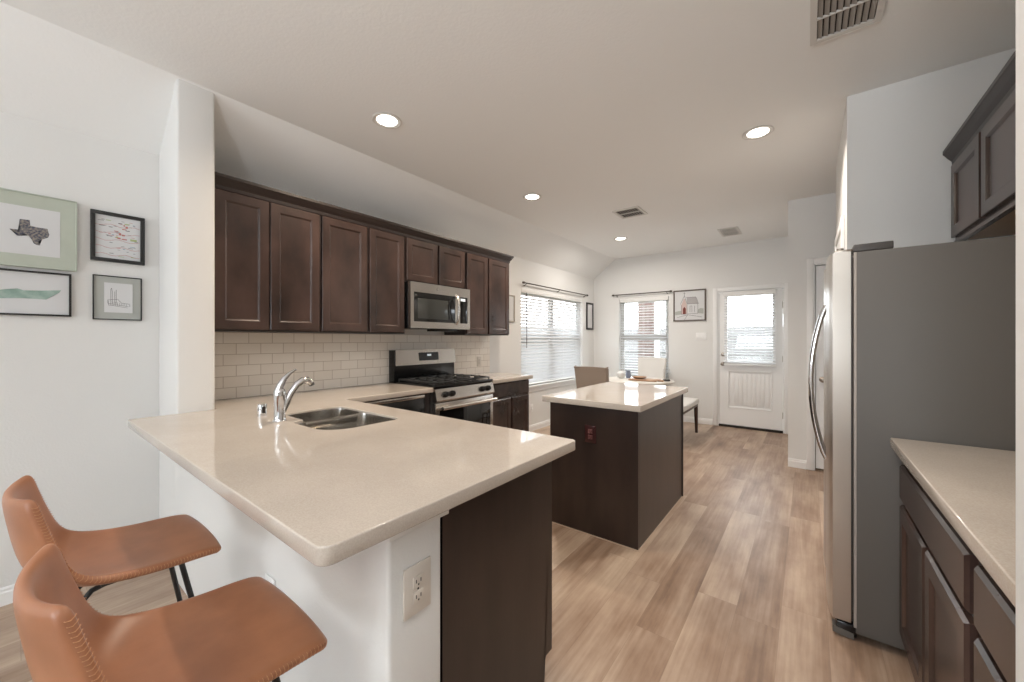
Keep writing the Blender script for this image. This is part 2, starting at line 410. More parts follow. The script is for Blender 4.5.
struct(MB().box(CX-.0, -.789, .549, .742, .838, .8735, .003).build('trim_1', 'wall'))
RWs = []
b = MB()
for x0, x1, z0, z1 in slab_with_holes(XL-.12, 4.62, 0, HC, RWs): b.box(x0, x1, -5.12, -5.0, z0, z1)
struct(b.build('wall_rear', 'wall', smooth=False))
b = MB()
for y0, y1, z0, z1 in slab_with_holes(-5.0, .8, 0, HC, []): b.box(4.5, 4.62, y0, y1, z0, z1)
struct(b.build('wall_living', 'wall', smooth=False))

def baseboard(name, p0, p1, nrm):
    """profile board between two floor points; nrm = direction into the room"""
    p0, p1, n = Vector((*p0, 0)), Vector((*p1, 0)), Vector((*nrm, 0)); d = (p1-p0)
    prof = [(0, 0), (.013, 0), (.013, .062), (.009, .07), (.009, .08), (.004, .088), (0, .088)]
    L = d.length; dd = d.normalized()
    return struct(MB().prism(prof, lambda u, v, w: p0+n*u+Vector((0, 0, v))+dd*w, L).build(name, 'trim', smooth=False))
baseboard('baseboard_left', (XL, -5), (XL, .56), (1, 0))
baseboard('baseboard_left_far', (XL, 3.68), (XL, YB), (1, 0))
baseboard('baseboard_back', (XL, YB), (-1.175, YB), (0, -1))
baseboard('baseboard_closet', (-.166, YC), (-.012, YC), (0, -1))

# ------------------------------------------------------------------ windows
def make_window(name, axis, a0, a1, z0, z1, depth_in, wall, mull=None):
    """axis 'y': window in the x=wall plane running along y; axis 'x': window in the y=wall plane running along x"""
    def bx(mb, u0, u1, w0, w1, za, zb, bev=.002):
        if axis == 'y': mb.box(wall-w1, wall-w0, u0, u1, za, zb, bev)
        else: mb.box(u0, u1, wall+w0, wall+w1, za, zb, bev)
    root = thing(name, (wall-.1, (a0+a1)/2, z0) if axis == 'y' else ((a0+a1)/2, wall+.1, z0), None, None); struct(root)
    f = MB(); t = .045
    bx(f, a0, a1, .075, .12, z1-t, z1); bx(f, a0, a1, .075, .12, z0, z0+t)
    bx(f, a0, a0+t, .075, .12, z0+t, z1-t); bx(f, a1-t, a1, .075, .12, z0+t, z1-t)
    if mull: bx(f, mull-.05, mull+.05, .07, .12, z0+t, z1-t)
    f.build('window_frame', 'vinyl', root)
    zm = (z0+z1)/2+.02
    bays = [(a0+t, a1-t)] if not mull else [(a0+t, mull-.05), (mull+.05, a1-t)]
    for (u0, u1) in bays:
        s_ = MB(); bx(s_, u0, u1, .08, .105, zm-.022, zm+.022)
        for (za, zb) in ((z0+t, zm-.022), (zm+.022, z1-t)):
            bx(s_, u0, u0+.028, .085, .105, za, zb); bx(s_, u1-.028, u1, .085, .105, za, zb)
            bx(s_, u0, u1, .085, .105, za, za+.028); bx(s_, u0, u1, .085, .105, zb-.028, zb)
        so = s_.build('sash', 'vinyl', root)
        g = MB(); bx(g, u0+.02, u1-.02, .094, .098, z0+t+.02, z1-t-.02, 0); g.build('pane', 'glass', so)
    s_ = MB()
    if axis == 'y': s_.box(wall-.115, wall+.035, a0-.03, a1+.03, z0-.028, z0, .006); s_.box(wall, wall+.014, a0-.02, a1+.02, z0-.09, z0-.028, .003)
    else: s_.box(a0-.03, a1+.03, wall-.035, wall+.115, z0-.028, z0, .006); s_.box(a0-.02, a1+.02, wall-.014, wall, z0-.09, z0-.028, .003)
    s_.build('window_sill', 'trim', root)
    return root
make_window('window_1', 'y', *LW, .1, XL, mull=5.275)
make_window('window_2', 'x', *BW, .1, YB)

def make_blind(axis, a0, a1, z0, z1, off, wall, label, tilt, n_ladder=3, pitch=.046, wand=True, sw=.05):
    sgn = -1 if axis == 'y' else 1
    def P(u, w, z): return Vector((wall-w, u, z)) if axis == 'y' else Vector((u, wall+w, z))
    def bx(mb, u0, u1, w0, w1, za, zb, bev=.002):
        if axis == 'y': mb.box(wall-w1, wall-w0, u0, u1, za, zb, bev)
        else: mb.box(u0, u1, wall+w0, wall+w1, za, zb, bev)
    root = thing('window_blind', P((a0+a1)/2, off, z1), label, 'blind')
    h = MB(); bx(h, a0, a1, off-.035, off+.03, z1-.065, z1, .004); h.build('valance', 'slat', root)
    s_ = MB(); z = z1-.09; c, sn = math.cos(tilt)*sw/2, math.sin(tilt)*sw/2
    while z > z0+.04:
        vs = []
        for u in (a0+.006, a1-.006):
            for (k, m_) in ((-1, 0), (0, .004), (1, 0)):
                w_, zz = off+k*c, z+k*sn+m_
                vs.append(P(u, w_, zz)); vs.append(P(u, w_, zz-.0028))
        A, B = vs[:6], vs[6:]
        f = [(0, 2, 8, 6), (2, 4, 10, 8), (1, 7, 9, 3), (3, 9, 11, 5), (0, 6, 7, 1), (4, 5, 11, 10), (0, 1, 3, 2), (2, 3, 5, 4), (6, 8, 9, 7), (8, 10, 11, 9)]
        s_.raw(vs, f); z -= pitch
    s_.build('slats', 'slat_backlit', root, smooth=False)
    r = MB(); bx(r, a0+.004, a1-.004, off-.026, off+.026, z0+.004, z0+.024, .004); r.build('bottom_rail', 'slat', root)
    l = MB()
    for k in range(n_ladder):
        u = a0+.12+(a1-a0-.24)*k/(n_ladder-1)
        for w_ in (off-.028, off+.028): l.tube([P(u, w_, z0+.02), P(u, w_, z1-.06)], .0012, 5)
    l.build('ladder_cord', 'slat', root)
    if wand: MB().cyl(P(a0+.12, off-.04, z1-.06), P(a0+.12, off-.04, z1-.85), .005, n=8).build('wand', 'rod', root)
    return root
make_blind('y', LW[0]+.01, LW[1]-.01, LW[2]+.005, LW[3], .035, XL, 'wide white horizontal blind with a dark wand in the large left wall window', math.radians(47), 4)
make_blind('x', BW[0]+.01, BW[1]-.01, BW[2]+.005, BW[3], .035, YB, 'white horizontal blind with open slats in the narrower back wall window', math.radians(12), 3, wand=False)

def rod(axis, a0, a1, z, wall, label, mid=True):
    def P(u, w, z): return Vector((wall+w, u, z)) if axis == 'y' else Vector((u, wall-w, z))
    r = thing('curtain_rod', P((a0+a1)/2, .05, z), label, 'curtain rod')
    MB().cyl(P(a0, .05, z), P(a1, .05, z), .009, n=12).build('rod', 'rod', r)
    for u, s_ in ((a0, -1), (a1, 1)):
        MB().cyl(P(u, .05, z), P(u+s_*.035, .05, z), .017, .015, 14).build('finial', 'rod', r)
    for u in ([a0+.05, (a0+a1)/2, a1-.05] if mid else [a0+.05, a1-.05]):
        MB().tube([P(u, .002, z-.03), P(u, .02, z-.027), P(u, .045, z-.014), P(u, .052, z)], .006, 8).build('bracket', 'rod', r)
rod('y', 4.36, 6.27, 2.118, XL, 'thin dark curtain rod over the large left wall window')
rod('x', -2.76, -1.80, 2.12, YB, 'thin dark curtain rod over the narrower back wall window', False)

# ------------------------------------------------------------------ doors
def casing(mb, axis, a0, a1, z1, wall, sgn, w=.06, t=.016):
    def bx(u0, u1, za, zb):
        if axis == 'x': mb.box(u0, u1, min(wall, wall+sgn*t), max(wall, wall+sgn*t), za, zb, .004)
        else: mb.box(min(wall, wall+sgn*t), max(wall, wall+sgn*t), u0, u1, za, zb, .004)
    bx(a0-w, a0, 0, z1+w); bx(a1, a1+w, 0, z1+w); bx(a0, a1, z1, z1+w)
# back door
d1 = thing('door_1', (-.685, YB+.03, 0), None, None); struct(d1)
b = MB(); casing(b, 'x', DR[0]-.005, DR[1]+.005, 2.06, YB, -1); b.build('casing', 'trim', d1)
b = MB(); b.box(DR[0], DR[0]+.018, YB, YB+.14, 0, 2.055); b.box(DR[1]-.018, DR[1], YB, YB+.14, 0, 2.055); b.box(DR[0], DR[1], YB, YB+.14, 2.037, 2.055)
b.box(DR[0]+.018, DR[1]-.018, YB+.055, YB+.08, 0, 2.037); 
b.bm.clear()
b.box(DR[0], DR[0]+.014, YB, YB+.14, 0, 2.055); b.box(DR[1]-.014, DR[1], YB, YB+.14, 0, 2.055); b.box(DR[0]+.014, DR[1]-.014, YB, YB+.14, 2.041, 2.055)
b.build('jamb', 'trim', d1)
MB().box(DR[0]+.014, DR[1]-.014, YB-.01, YB+.13, 0, .03, .004).build('threshold', 'dark', d1)
dx0, dx1 = DR[0]+.018, DR[1]-.018
yd = YB+.012
GL = (-.985, -.39, 1.0, 1.99)
b = MB()
for x0, x1, z0, z1 in slab_with_holes(dx0, dx1, .034, 2.037, [GL, (-.965, -.41, .30, .85)]): b.box(x0, x1, yd, yd+.045, z0, z1)
sl = b.build('door_slab', 'trim', d1, smooth=False)
# raised bead board panel
b = MB(); b.box(-.965, -.41, yd+.012, yd+.03, .30, .85)
prof = []
n = 9; w = .50/n
for i in range(n):
    b.box(-.9375+i*w+.004, -.9375+(i+1)*w-.004, yd+.006, yd+.02, .335, .815, .003)
for (x0, x1, z0, z1) in ((-.975, -.955, .29, .86), (-.42, -.40, .29, .86), (-.955, -.42, .29, .31), (-.955, -.42, .84, .86)):
    b.box(x0, x1, yd-.006, yd+.014, z0, z1, .004)
b.build('beadboard_panel', 'trim', sl)
b = MB()
for (x0, x1, z0, z1) in ((GL[0]-.03, GL[0]+.012, GL[2]-.03, GL[3]+.03), (GL[1]-.012, GL[1]+.03, GL[2]-.03, GL[3]+.03), (GL[0]+.012, GL[1]-.012, GL[2]-.03, GL[2]+.012), (GL[0]+.012, GL[1]-.012, GL[3]-.012, GL[3]+.03)):
    b.box(x0, x1, yd-.012, yd+.05, z0, z1, .005)
b.build('glass_frame', 'trim', sl)
MB().box(GL[0], GL[1], yd+.03, yd+.035, GL[2], GL[3]).build('pane', 'glass', sl)
def knob(parent, x, y, z, nd, ball=True):
    p = [(.028, 0), (.030, .004), (.024, .009), (.010, .012), (.010, .03), (.022, .038), (.027, .05), (.024, .06), (.012, .066), (.001, .067)] if ball else [(.028, 0), (.03, .004), (.027, .012), (.016, .018), (.015, .026), (.001, .027)]
    return MB().lathe([(r, nd*h) for r, h in p], (x, y, z), 'y').build('knob' if ball else 'deadbolt', 'nickel', parent)
knob(d1, -1.035, yd, .955, -1); knob(d1, -1.035, yd, 1.10, -1, False)
for z in (.25, 1.05, 1.82): MB().cyl((dx1+.004, yd-.004, z-.045), (dx1+.004, yd-.004, z+.045), .008, n=10).build('hinge', 'nickel', d1)
make_blind('x', GL[0]-.03, GL[1]+.03, GL[2]-.06, GL[3]+.05, -.045, YB, 'white blind mounted over the glass of the back door', math.radians(30), 2, pitch=.04, wand=False, sw=.03)

# closet door
d2 = thing('door_2', (.42, YC+.05, 0), None, None); struct(d2)
b = MB(); casing(b, 'x', CD[0], CD[1], CD[3], YC, -1, .055); b.build('casing', 'trim', d2)
b = MB(); b.box(CD[0], CD[0]+.012, YC, YC+.11, 0, CD[3]); b.box(CD[1]-.012, CD[1], YC, YC+.11, 0, CD[3]); b.box(CD[0]+.012, CD[1]-.012, YC, YC+.11, CD[3]-.012, CD[3]); b.build('jamb', 'trim', d2)
b = MB(); x0, x1 = CD[0]+.018, CD[1]-.015
for a in slab_with_holes(x0, x1, .02, CD[3]-.02, [(x0+.12, x1-.12, .25, .95), (x0+.12, x1-.12, 1.1, 1.9)]): b.box(a[0], a[1], YC+.025, YC+.06, a[2], a[3])
b.box(x0+.11, x1-.11, YC+.035, YC+.055, .24, 1.91)
dk = b.build('door_slab', 'trim', d2, smooth=False); knob(dk, .119, YC+.025, .92, -1)
# pantry door opening on the x=.185 face
d3 = thing('door_3', (.185, 3.6, 0), None, None); struct(d3)
b = MB(); casing(b, 'y', 3.27, 3.92, 2.05, .185, -1, .06, .018); b.build('casing', 'trim', d3)
b = MB()
for a in slab_with_holes(3.27, 3.92, .01, 2.05, [(3.37, 3.82, .25, .95), (3.37, 3.82, 1.1, 1.9)]): b.box(.177, .1845, a[0], a[1], a[2], a[3])
b.build('door_slab', 'trim', d3, smooth=False)

# ------------------------------------------------------------------ cabinetry helpers
def panel_front(mb, F, u0, u1, z0, z1, t=.019, rail=.055, rec=.009, slope=.007, eb=.003):
    """recessed-panel front. F(u, d, z): u along the face, d outwards from the carcass face."""
    def ring(k, d): return [(u0+k, z0+k, d), (u1-k, z0+k, d), (u1-k, z1-k, d), (u0+k, z1-k, d)]
    rings = [ring(0, 0), ring(0, t-eb), ring(eb, t)]
    if rail: rings += [ring(rail, t), ring(rail+slope, t-rec*.55), ring(rail+slope+.004, t-rec)]
    vs = []; fs = []
    for r in rings:
        for (u, z, d) in r: vs.append(F(u, d, z))
    for i in range(len(rings)-1):
        for k in range(4): fs.append((i*4+k, i*4+(k+1) % 4, i*4+4+(k+1) % 4, i*4+4+k))
    fs.append((0, 1, 2, 3)); e = (len(rings)-1)*4; fs.append((e, e+1, e+2, e+3))
    mb.raw(vs, fs); return mb
def FL(x0): return lambda u, d, z: Vector((x0+d, u, z))        # face towards +x
def FR(x0): return lambda u, d, z: Vector((x0-d, u, z))        # face towards -x
def FY(y0): return lambda u, d, z: Vector((u, y0+d, z))        # face towards +y

# ------------------------------------------------------------------ left upper cabinets
XU = -2.862
def upper(name, y0, y1, z0, z1, splits, label, zd0=None):
    r = thing(name, ((XL+XU)/2, (y0+y1)/2, z0), label, 'cabinet', 'dark upper cabinets along the left wall')
    MB().box(XL+.001, XU, y0+.001, y1-.001, z0, z1).build('body', 'wood_shaded', r, smooth=False)
    for a, c in splits:
        panel_front(MB(), FL(XU), a, c, z0+.012 if zd0 is None else zd0, 2.24).build('door', 'wood', r, smooth=False)
    return r
upper('wall_cabinet', .738, 1.392, 1.375, 2.30, [(.752, 1.052), (1.060, 1.386)], 'tall two-door dark brown wall cabinet right beside the white wing wall')
upper('wall_cabinet', 1.392, 2.150, 1.375, 2.30, [(1.405, 1.772), (1.796, 2.135)], 'tall two-door dark brown wall cabinet just left of the microwave')
upper('wall_cabinet', 2.150, 2.912, 1.846, 2.30, [(2.163, 2.522), (2.546, 2.895)], 'short two-door dark brown wall cabinet directly above the microwave')
upper('wall_cabinet', 2.912, 3.66, 1.375, 2.30, [(2.926, 3.258), (3.282, 3.65)], 'tall two-door dark brown wall cabinet right of the microwave')
# crown moulding (a continuous run)
def crown(name, pts2, label, z0=2.245):
    """pts2: path of the cabinet's outer faces; outward side is to the right of travel"""
    prof = [(0, 0), (.010, 0), (.012, .022), (.026, .040), (.040, .062), (.044, .066), (.044, .084), (0, .084)]
    P = [Vector((*p, 0)) for p in pts2]; n = len(P); rings = []
    for i, p in enumerate(P):
        ds = []
        if i > 0: ds.append((P[i]-P[i-1]).normalized())
        if i < n-1: ds.append((P[i+1]-P[i]).normalized())
        ns = [Vector((d.y, -d.x, 0)) for d in ds]; m_ = sum(ns, Vector()).normalized(); m_ /= max(.3, m_.dot(ns[0]))
        rings.append([p+m_*u+Vector((0, 0, z0+v)) for u, v in prof])
    vs = [v for r in rings for v in r]; k = len(prof); fs = []
    for i in range(n-1):
        for j in range(k): fs.append((i*k+j, i*k+(j+1) % k, (i+1)*k+(j+1) % k, (i+1)*k+j))
    fs.append(tuple(range(k))); fs.append(tuple(range((n-1)*k, n*k)))
    o = MB().raw(vs, fs).build(name, 'wood_shaded', smooth=False); tag(o, label, 'moulding'); return o
crown('crown_moulding', [(XU+.001, .738), (XU+.001, 3.6605), (XL+.002, 3.6605)], 'long dark crown moulding running along the left upper cabinets')

# backsplash
bs = MB().box(XL, XL+.009, .737, 3.67, .914, 1.3745).build('wall_tile_backsplash', 'tile', smooth=False); struct(bs)

# ------------------------------------------------------------------ base cabinets on the left
XB = -2.575
def base_left(y0, y1, fronts, label):
    r = thing('base_cabinet', ((XL+XB)/2, (y0+y1)/2, 0), label, 'cabinet', 'dark base cabinets of the kitchen')
    b = MB(); b.box(XL+.015, XB, y0+.001, y1-.001, .105, .873, .0015); b.box(XL+.015, XB-.07, y0+.001, y1-.001, 0, .105); b.build('body', 'wood', r)
    for kind, a, c, z0, z1 in fronts:
        panel_front(MB(), FL(XB), a, c, z0, z1, rail=.05 if kind == 'door' else 0, eb=.006).build(kind, 'wood', r, smooth=False)
dw = thing('dishwasher', (-2.85, 1.82, 0), 'black dishwasher with a thin steel top edge between the sink corner and the range', 'dishwasher')
b = MB(); b.box(XL+.06, XB-.005, 1.515, 2.13, .02, .868, .002); b.build('body', 'black', dw)
MB().box(XB-.004, XB+.018, 1.52, 2.125, .11, .835, .004).build('door', 'black', dw)
MB().box(XB-.004, XB+.024, 1.52, 2.125, .8355, .862, .004).build('steel_top_edge', 'steel', dw)
fl_ = thing('filler_panel', (-2.6, 2.16, 0), 'narrow dark filler panel between the dishwasher and the range', 'panel')
MB().box(XL+.06, XB, 2.134, 2.196, .0, .872, .001).build('panel', 'wood_shaded', fl_)
base_left(2.982, 3.67, [('drawer', 3.0, 3.655, .715, .86), ('door', 3.0, 3.318, .125, .695), ('door', 3.338, 3.655, .125, .695)], 'dark base cabinet with one drawer over two doors right of the range')

# peninsula cabinets (fronts face the island)
YP = 1.30
def base_pen(x0, x1, fronts, label, end=False):
    r = thing('base_cabinet', ((x0+x1)/2, 1.0, 0), label, 'cabinet', 'dark base cabinets of the kitchen')
    b = MB(); b.box(x0+.001, x1-.001, .727, YP-.02 if not end else YP-.02, .105, .70 if not end else .873); b.box(x0+.001, x1-.001, .727, YP-.055, 0, .105)
    if not end:
        b.box(x0+.001, x1-.001, YP-.04, YP-.02, .70, .873); b.box(x0+.001, x1-.001, .727, .745, .70, .873)
    b.build('body', 'wood_dark' if False else 'wood', r)
    for kind, a, c, z0, z1 in fronts:
        panel_front(MB(), FY(YP+.001), a, c, z0, z1, rail=.05 if kind == 'door' else 0, eb=.005, t=.024).build(kind, 'wood_shaded', r, smooth=False)
    if end:
        MB().prism([(.727, 0), (YP-.055, 0), (YP-.055, .105), (YP, .105), (YP, .873), (.743, .873), (.743, .836), (.727, .836)], lambda u, v, w: Vector((-.80-w, u, v)), .018).build('end_panel', 'wood_panel', r, smooth=False)
    MB().box(x0+.001, x1-(.019 if end else .001), YP-.02, YP, .105, .873).build('face_frame', 'wood', r, smooth=False)
base_pen(-1.50, -.80, [('drawer', -1.49, -.812, .70, .845), ('door', -1.49, -1.16, .125, .68), ('door', -1.145, -.812, .125, .68)], 'dark cabinet with the plain brown end panel at the open end of the peninsula', True)
base_pen(-2.44, -1.502, [('drawer', -2.42, -1.515, .70, .845), ('door', -2.42, -1.975, .125, .68), ('door', -1.96, -1.515, .125, .68)], 'dark cabinet under the double sink in the peninsula')

# ------------------------------------------------------------------ countertops
def rounded(pts, radii, seg=7):
    out = []; n = len(pts)
    for i in range(n):
        p = Vector(pts[i]); r = radii[i]
        if r <= 0: out.append(p); continue
        a = (Vector(pts[i-1])-p).normalized(); c = (Vector(pts[(i+1) % n])-p).normalized()
        ang = a.angle(c); d = r/math.tan(ang/2); cen = p+(a+c).normalized()*(r/math.sin(ang/2))
        s0, s1 = p+a*d-cen, p+c*d-cen; tot = s0.angle_signed(s1) if True else 0
        for k in range(seg+1):
            t = tot*k/seg; co, si = math.cos(-t), math.sin(-t)
            out.append(cen+Vector((s0.x*co-s0.y*si, s0.x*si+s0.y*co)))
    return out
def counter(name, outlines, z0, z1, m, label, bevel=.004, cat='countertop'):
    cu = bpy.data.curves.new(name, 'CURVE'); cu.dimensions = '2D'; cu.fill_mode = 'BOTH'
    cu.extrude = (z1-z0)/2-bevel; cu.bevel_depth = bevel; cu.bevel_resolution = 2; cu.offset = -bevel
    for pl in outlines:
        sp = cu.splines.new('POLY'); sp.points.add(len(pl)-1); sp.use_cyclic_u = True
        for q, p in zip(sp.points, pl): q.co = (p[0], p[1], 0, 1)
    tmp = bpy.data.objects.new('tmp', cu); COL.objects.link(tmp)
    dg = bpy.context.evaluated_depsgraph_get(); me = bpy.data.meshes.new_from_object(tmp.evaluated_get(dg))
    bpy.data.objects.remove(tmp); bpy.data.curves.remove(cu)
    for v in me.vertices: v.co.z += (z0+z1)/2
    me.materials.clear(); me.materials.append(M[m])
    for p in me.polygons: p.use_smooth = True
    try: me.set_sharp_from_angle(angle=math.radians(50))
    except Exception: pass
    o = bpy.data.objects.new(name, me); COL.objects.link(o)
    if label: tag(o, label, cat)
    return o
SX0, SXM, SX1, SY0, SY1 = -2.285, -2.02, -1.672, .85, 1.235
L_out = rounded([(-.745, .365), (-.745, 1.405), (-2.53, 1.405), (-2.53, 2.198), (XL+.0095, 2.198), (XL+.0095, .742), (-2.758, .742), (-2.758, .365)], [.03, .02, .004, .004, 0, 0, 0, .01])
hole = rounded([(SX0, SY0+.06), (SXM-.02, SY0+.06), (SXM-.02, SY0), (SX1, SY0), (SX1, SY1), (SX0, SY1)], [.05, .003, .055, .13, .05, .05])
counter('peninsula_countertop', [L_out, hole], .874, .914, 'quartz', 'large beige quartz countertop of the peninsula bar, holding the sink')
counter('range_side_countertop', [rounded([(XL+.0095, 2.978), (-2.53, 2.978), (-2.53, 3.70), (XL+.0095, 3.70)], [0, .004, .008, 0])], .874, .914, 'quartz', 'short beige quartz countertop right of the range')

# sink
sk = thing('double_sink', (-1.98, 1.04, .70), 'stainless steel double bowl sink set in the peninsula countertop', 'sink')
def bowl(x0, x1, y0, y1, depth, rads, rr=.9):
    o = rounded([(x0, y0), (x1, y0), (x1, y1), (x0, y1)], rads, 8); n = len(o)
    c = Vector(((x0+x1)/2, (y0+y1)/2))
    def ring(s_, z): return [Vector((c.x+(p.x-c.x)*s_, c.y+(p.y-c.y)*s_, z)) for p in o]
    zt = .904
    rings = [ring(1.0, zt-.004), ring(1.0, zt), ring(.99, zt), ring(.985, zt-.01), ring(.94, zt-depth+.04), ring(.90, zt-depth+.012), ring(.82, zt-depth), ring(.1, zt-depth-.004)]
    vs = [v for r in rings for v in r]; fs = []
    for i in range(len(rings)-1):
        for k in range(n): fs.append((i*n+k, i*n+(k+1) % n, (i+1)*n+(k+1) % n, (i+1)*n+k))
    fs.append(tuple(range((len(rings)-1)*n, len(rings)*n)))
    b = MB(); b.raw(vs, fs); q = b.build('bowl', 'sinksteel', sk)
    MB().lathe([(.045, .004), (.04, .001), (.02, -.001), (.001, -.001)], (c.x, c.y, zt-depth+.004), 'z').build('drain', 'nickel', q)
bowl(SX0+.0015, SXM-.006, SY0+.0615, SY1-.0015, .17, [.05, .008, .05, .05])
bowl(SXM-.001, SX1-.0015, SY0+.0015, SY1-.0015, .19, [.06, .13, .05, .05])
MB().box(SXM-.012, SXM+.004, SY0+.062, SY1-.002, .86, .902, .003).build('divider', 'sinksteel', sk)

# faucet
fc = thing('kitchen_faucet', (-2.097, .822, .914), 'chrome single lever faucet with a curved spout behind the sink', 'faucet')
FX, FY_ = -2.097, .822
MB().lathe([(.030, 0), (.031, .004), (.028, .010), (.026, .02), (.0255, .10), (.027, .13), (.0262, .148), (.021, .160), (.010, .167), (.001, .168)], (FX, FY_, .914), 'z').build('body', 'chrome', fc)
sp = [(FX, FY_+.010, .955), (FX, FY_+.030, 1.0), (FX+.002, FY_+.052, 1.05), (FX+.003, FY_+.08, 1.09), (FX+.004, FY_+.108, 1.108), (FX+.004, FY_+.132, 1.108), (FX+.004, FY_+.150, 1.094)]
MB().tube(sp, [.016, .0165, .016, .0165, .0175, .0185, .018], 18).build('spout', 'chrome', fc)
MB().cyl((FX+.004, FY_+.150, 1.094), (FX+.004, FY_+.156, 1.080), .0145, n=16).build('aerator', 'darkplastic', fc)
lv = [(FX, FY_-.008, 1.055), (FX, FY_+.002, 1.09), (FX, FY_+.022, 1.125), (FX, FY_+.048, 1.150), (FX, FY_+.078, 1.168)]
MB().tube(lv, [.022, .018, .013, .009, .005], 14).build('lever', 'chrome', fc)
ag = thing('air_gap', (-2.325, .825, .914), 'small chrome air gap cap left of the faucet', 'air gap')
MB().lathe([(.022, 0), (.0225, .055), (.021, .062), (.001, .063)], (-2.325, .825, .914), 'z').build('cap', 'chrome', ag)
MB().box(-2.325+.012, -2.325+.0235, .817, .833, .93, .965, .001).build('slot', 'slot', ag)

# ------------------------------------------------------------------ range
rg = thing('gas_range', (-2.83, 2.59, 0), 'stainless steel gas range with black grates between the left base cabinets', 'stove')
RY0, RY1 = 2.204, 2.970
b = MB(); b.box(XL+.03, -2.56, RY0, RY1, .03, .905, .003); b.box(XL+.05, -2.62, RY0+.02, RY1-.02, 0, .03); b.build('body', 'darkplastic', rg)
b = MB(); b.box(XL+.03, -2.52, RY0+.001, RY1-.001, .905, .928, .006); b.build('cooktop', 'black', rg)
MB().prism([(-2.56, .785), (-2.513, .785), (-2.50, .80), (-2.522, .896), (-2.56, .904)], lambda u, v, w: Vector((u, RY0+.004+w, v)), RY1-RY0-.008).build('control_panel', 'steel', rg, smooth=False)
for y in (2.312, 2.392, 2.79, 2.872):
    k = MB(); d = Vector((.098, 0, .022)).normalized(); p = Vector((-2.508, y, .845))
    k.cyl(p-d*.002, p+d*.012, .027, .026, 20); k.cyl(p+d*.010, p+d*.032, .022, .018, 20)
    k.box(p.x+.02, p.x+.036, y-.004, y+.004, .83, .873, .002)
    k.build('knob', 'black', rg)
od = MB().box(-2.56, -2.515, RY0+.004, RY1-.004, .205, .775, .006).build('oven_door', 'steel', rg)
MB().box(-2.516, -2.512, RY0+.05, RY1-.05, .26, .71, .001).build('door_window', 'blackglass', od)
b = MB(); b.cyl((-2.455, RY0+.03, .735), (-2.455, RY1-.03, .735), .016, n=18)
for y in (RY0+.06, RY1-.06): b.box(-2.515, -2.455, y-.012, y+.012, .724, .746, .004)
b.build('handle', 'steel', od)
MB().box(-2.56, -2.518, RY0+.004, RY1-.004, .05, .198, .006).build('storage_drawer', 'steel', rg)
# backguard
bgd = MB().box(XL+.012, -3.085, RY0-.006, RY1+.006, .905, 1.222, .004).build('backguard', 'black', rg)
MB().prism([(-3.085, 1.072), (-3.055, 1.077), (-3.072, 1.226), (-3.085, 1.228)], lambda u, v, w: Vector((u, RY0+.004+w, v)), RY1-RY0-.004).build('steel_fascia', 'steel', bgd, smooth=False)
MB().raw([(-3.0555, 2.475, 1.115), (-3.0555, 2.725, 1.115), (-3.0625, 2.725, 1.195), (-3.0625, 2.475, 1.195), (-3.07, 2.475, 1.115), (-3.07, 2.725, 1.115), (-3.07, 2.725, 1.195), (-3.07, 2.475, 1.195)],
         [(0, 1, 2, 3), (4, 5, 6, 7), (0, 1, 5, 4), (1, 2, 6, 5), (2, 3, 7, 6), (3, 0, 4, 7)]).build('display', 'display', bgd, smooth=False)
MB().box(-3.0605, -3.0575, 2.575, 2.625, 1.160, 1.178).build('clock_digits', 'led', bgd)
# grates, burners
for i, (g0, g1) in enumerate(((2.225, 2.462), (2.468, 2.706), (2.712, 2.95))):
    g = MB(); x0, x1 = -3.06, -2.55; z0, z1 = .942, .954
    for y in (g0, g1-.012): g.box(x0, x1, y, y+.012, z0, z1, .002)
    for x in (x0, (x0+x1)/2-.006, x1-.012): g.box(x, x+.012, g0, g1, z0, z1, .002)
    for cx in (x0+.13, x1-.13):
        cy = (g0+g1)/2
        g.box(cx-.006, cx+.006, g0, cy-.03, z0, z1+.004, .002); g.box(cx-.006, cx+.006, cy+.03, g1, z0, z1+.004, .002)
        g.box(cx-.12, cx-.03, cy-.006, cy+.006, z0, z1+.004, .002); g.box(cx+.03, cx+.12, cy-.006, cy+.006, z0, z1+.004, .002)
    for x in (x0+.006, x1-.006):
        for y in (g0+.006, g1-.006): g.cyl((x, y, .928), (x, y, z0), .006, n=8)
    g.build('grate', 'iron', rg)
    for cx in (x0+.13, x1-.13):
        MB().lathe([(.045, 0), (.045, .006), (.034, .008), (.034, .014), (.03, .016), (.001, .016)], (cx, (g0+g1)/2, .9275), 'z').build('burner', 'iron', rg)

# ------------------------------------------------------------------ microwave
mw = thing('microwave_oven', (-2.98, 2.53, 1.43), 'stainless steel microwave mounted over the gas range', 'microwave')
MY0, MY1, MZ0, MZ1 = 2.152, 2.910, 1.425, 1.843
MB().box(XL+.01, -2.822, MY0+.002, MY1-.002, MZ0, MZ1, .003).build('body', 'black', mw)
dr_ = MB(); F = FL(-2.822)
for a in slab_with_holes(MY0+.002, 2.735, MZ0+.004, MZ1-.002, [(2.19, 2.70, 1.487, 1.752)]): dr_.box(-2.822, -2.782, a[0], a[1], a[2], a[3])
mdo = dr_.build('door', 'steel', mw, smooth=False)
MB().box(-2.82, -2.786, 2.188, 2.702, 1.485, 1.754, .002).build('window_border', 'blackglass', mdo)
MB().box(-2.787, -2.7845, 2.235, 2.60, 1.515, 1.700, .001).build('window_glass', 'greyglass', mdo)
b = MB(); hp = []
for k in range(13):
    t = k/12; hp.append((-2.782+.045*math.sin(PI*t)**.6 if 0 < t < 1 else -2.782, 2.708, 1.475+.29*t))
b.tube(hp, .011, 12); b.build('handle', 'steel', mdo)
b = MB()
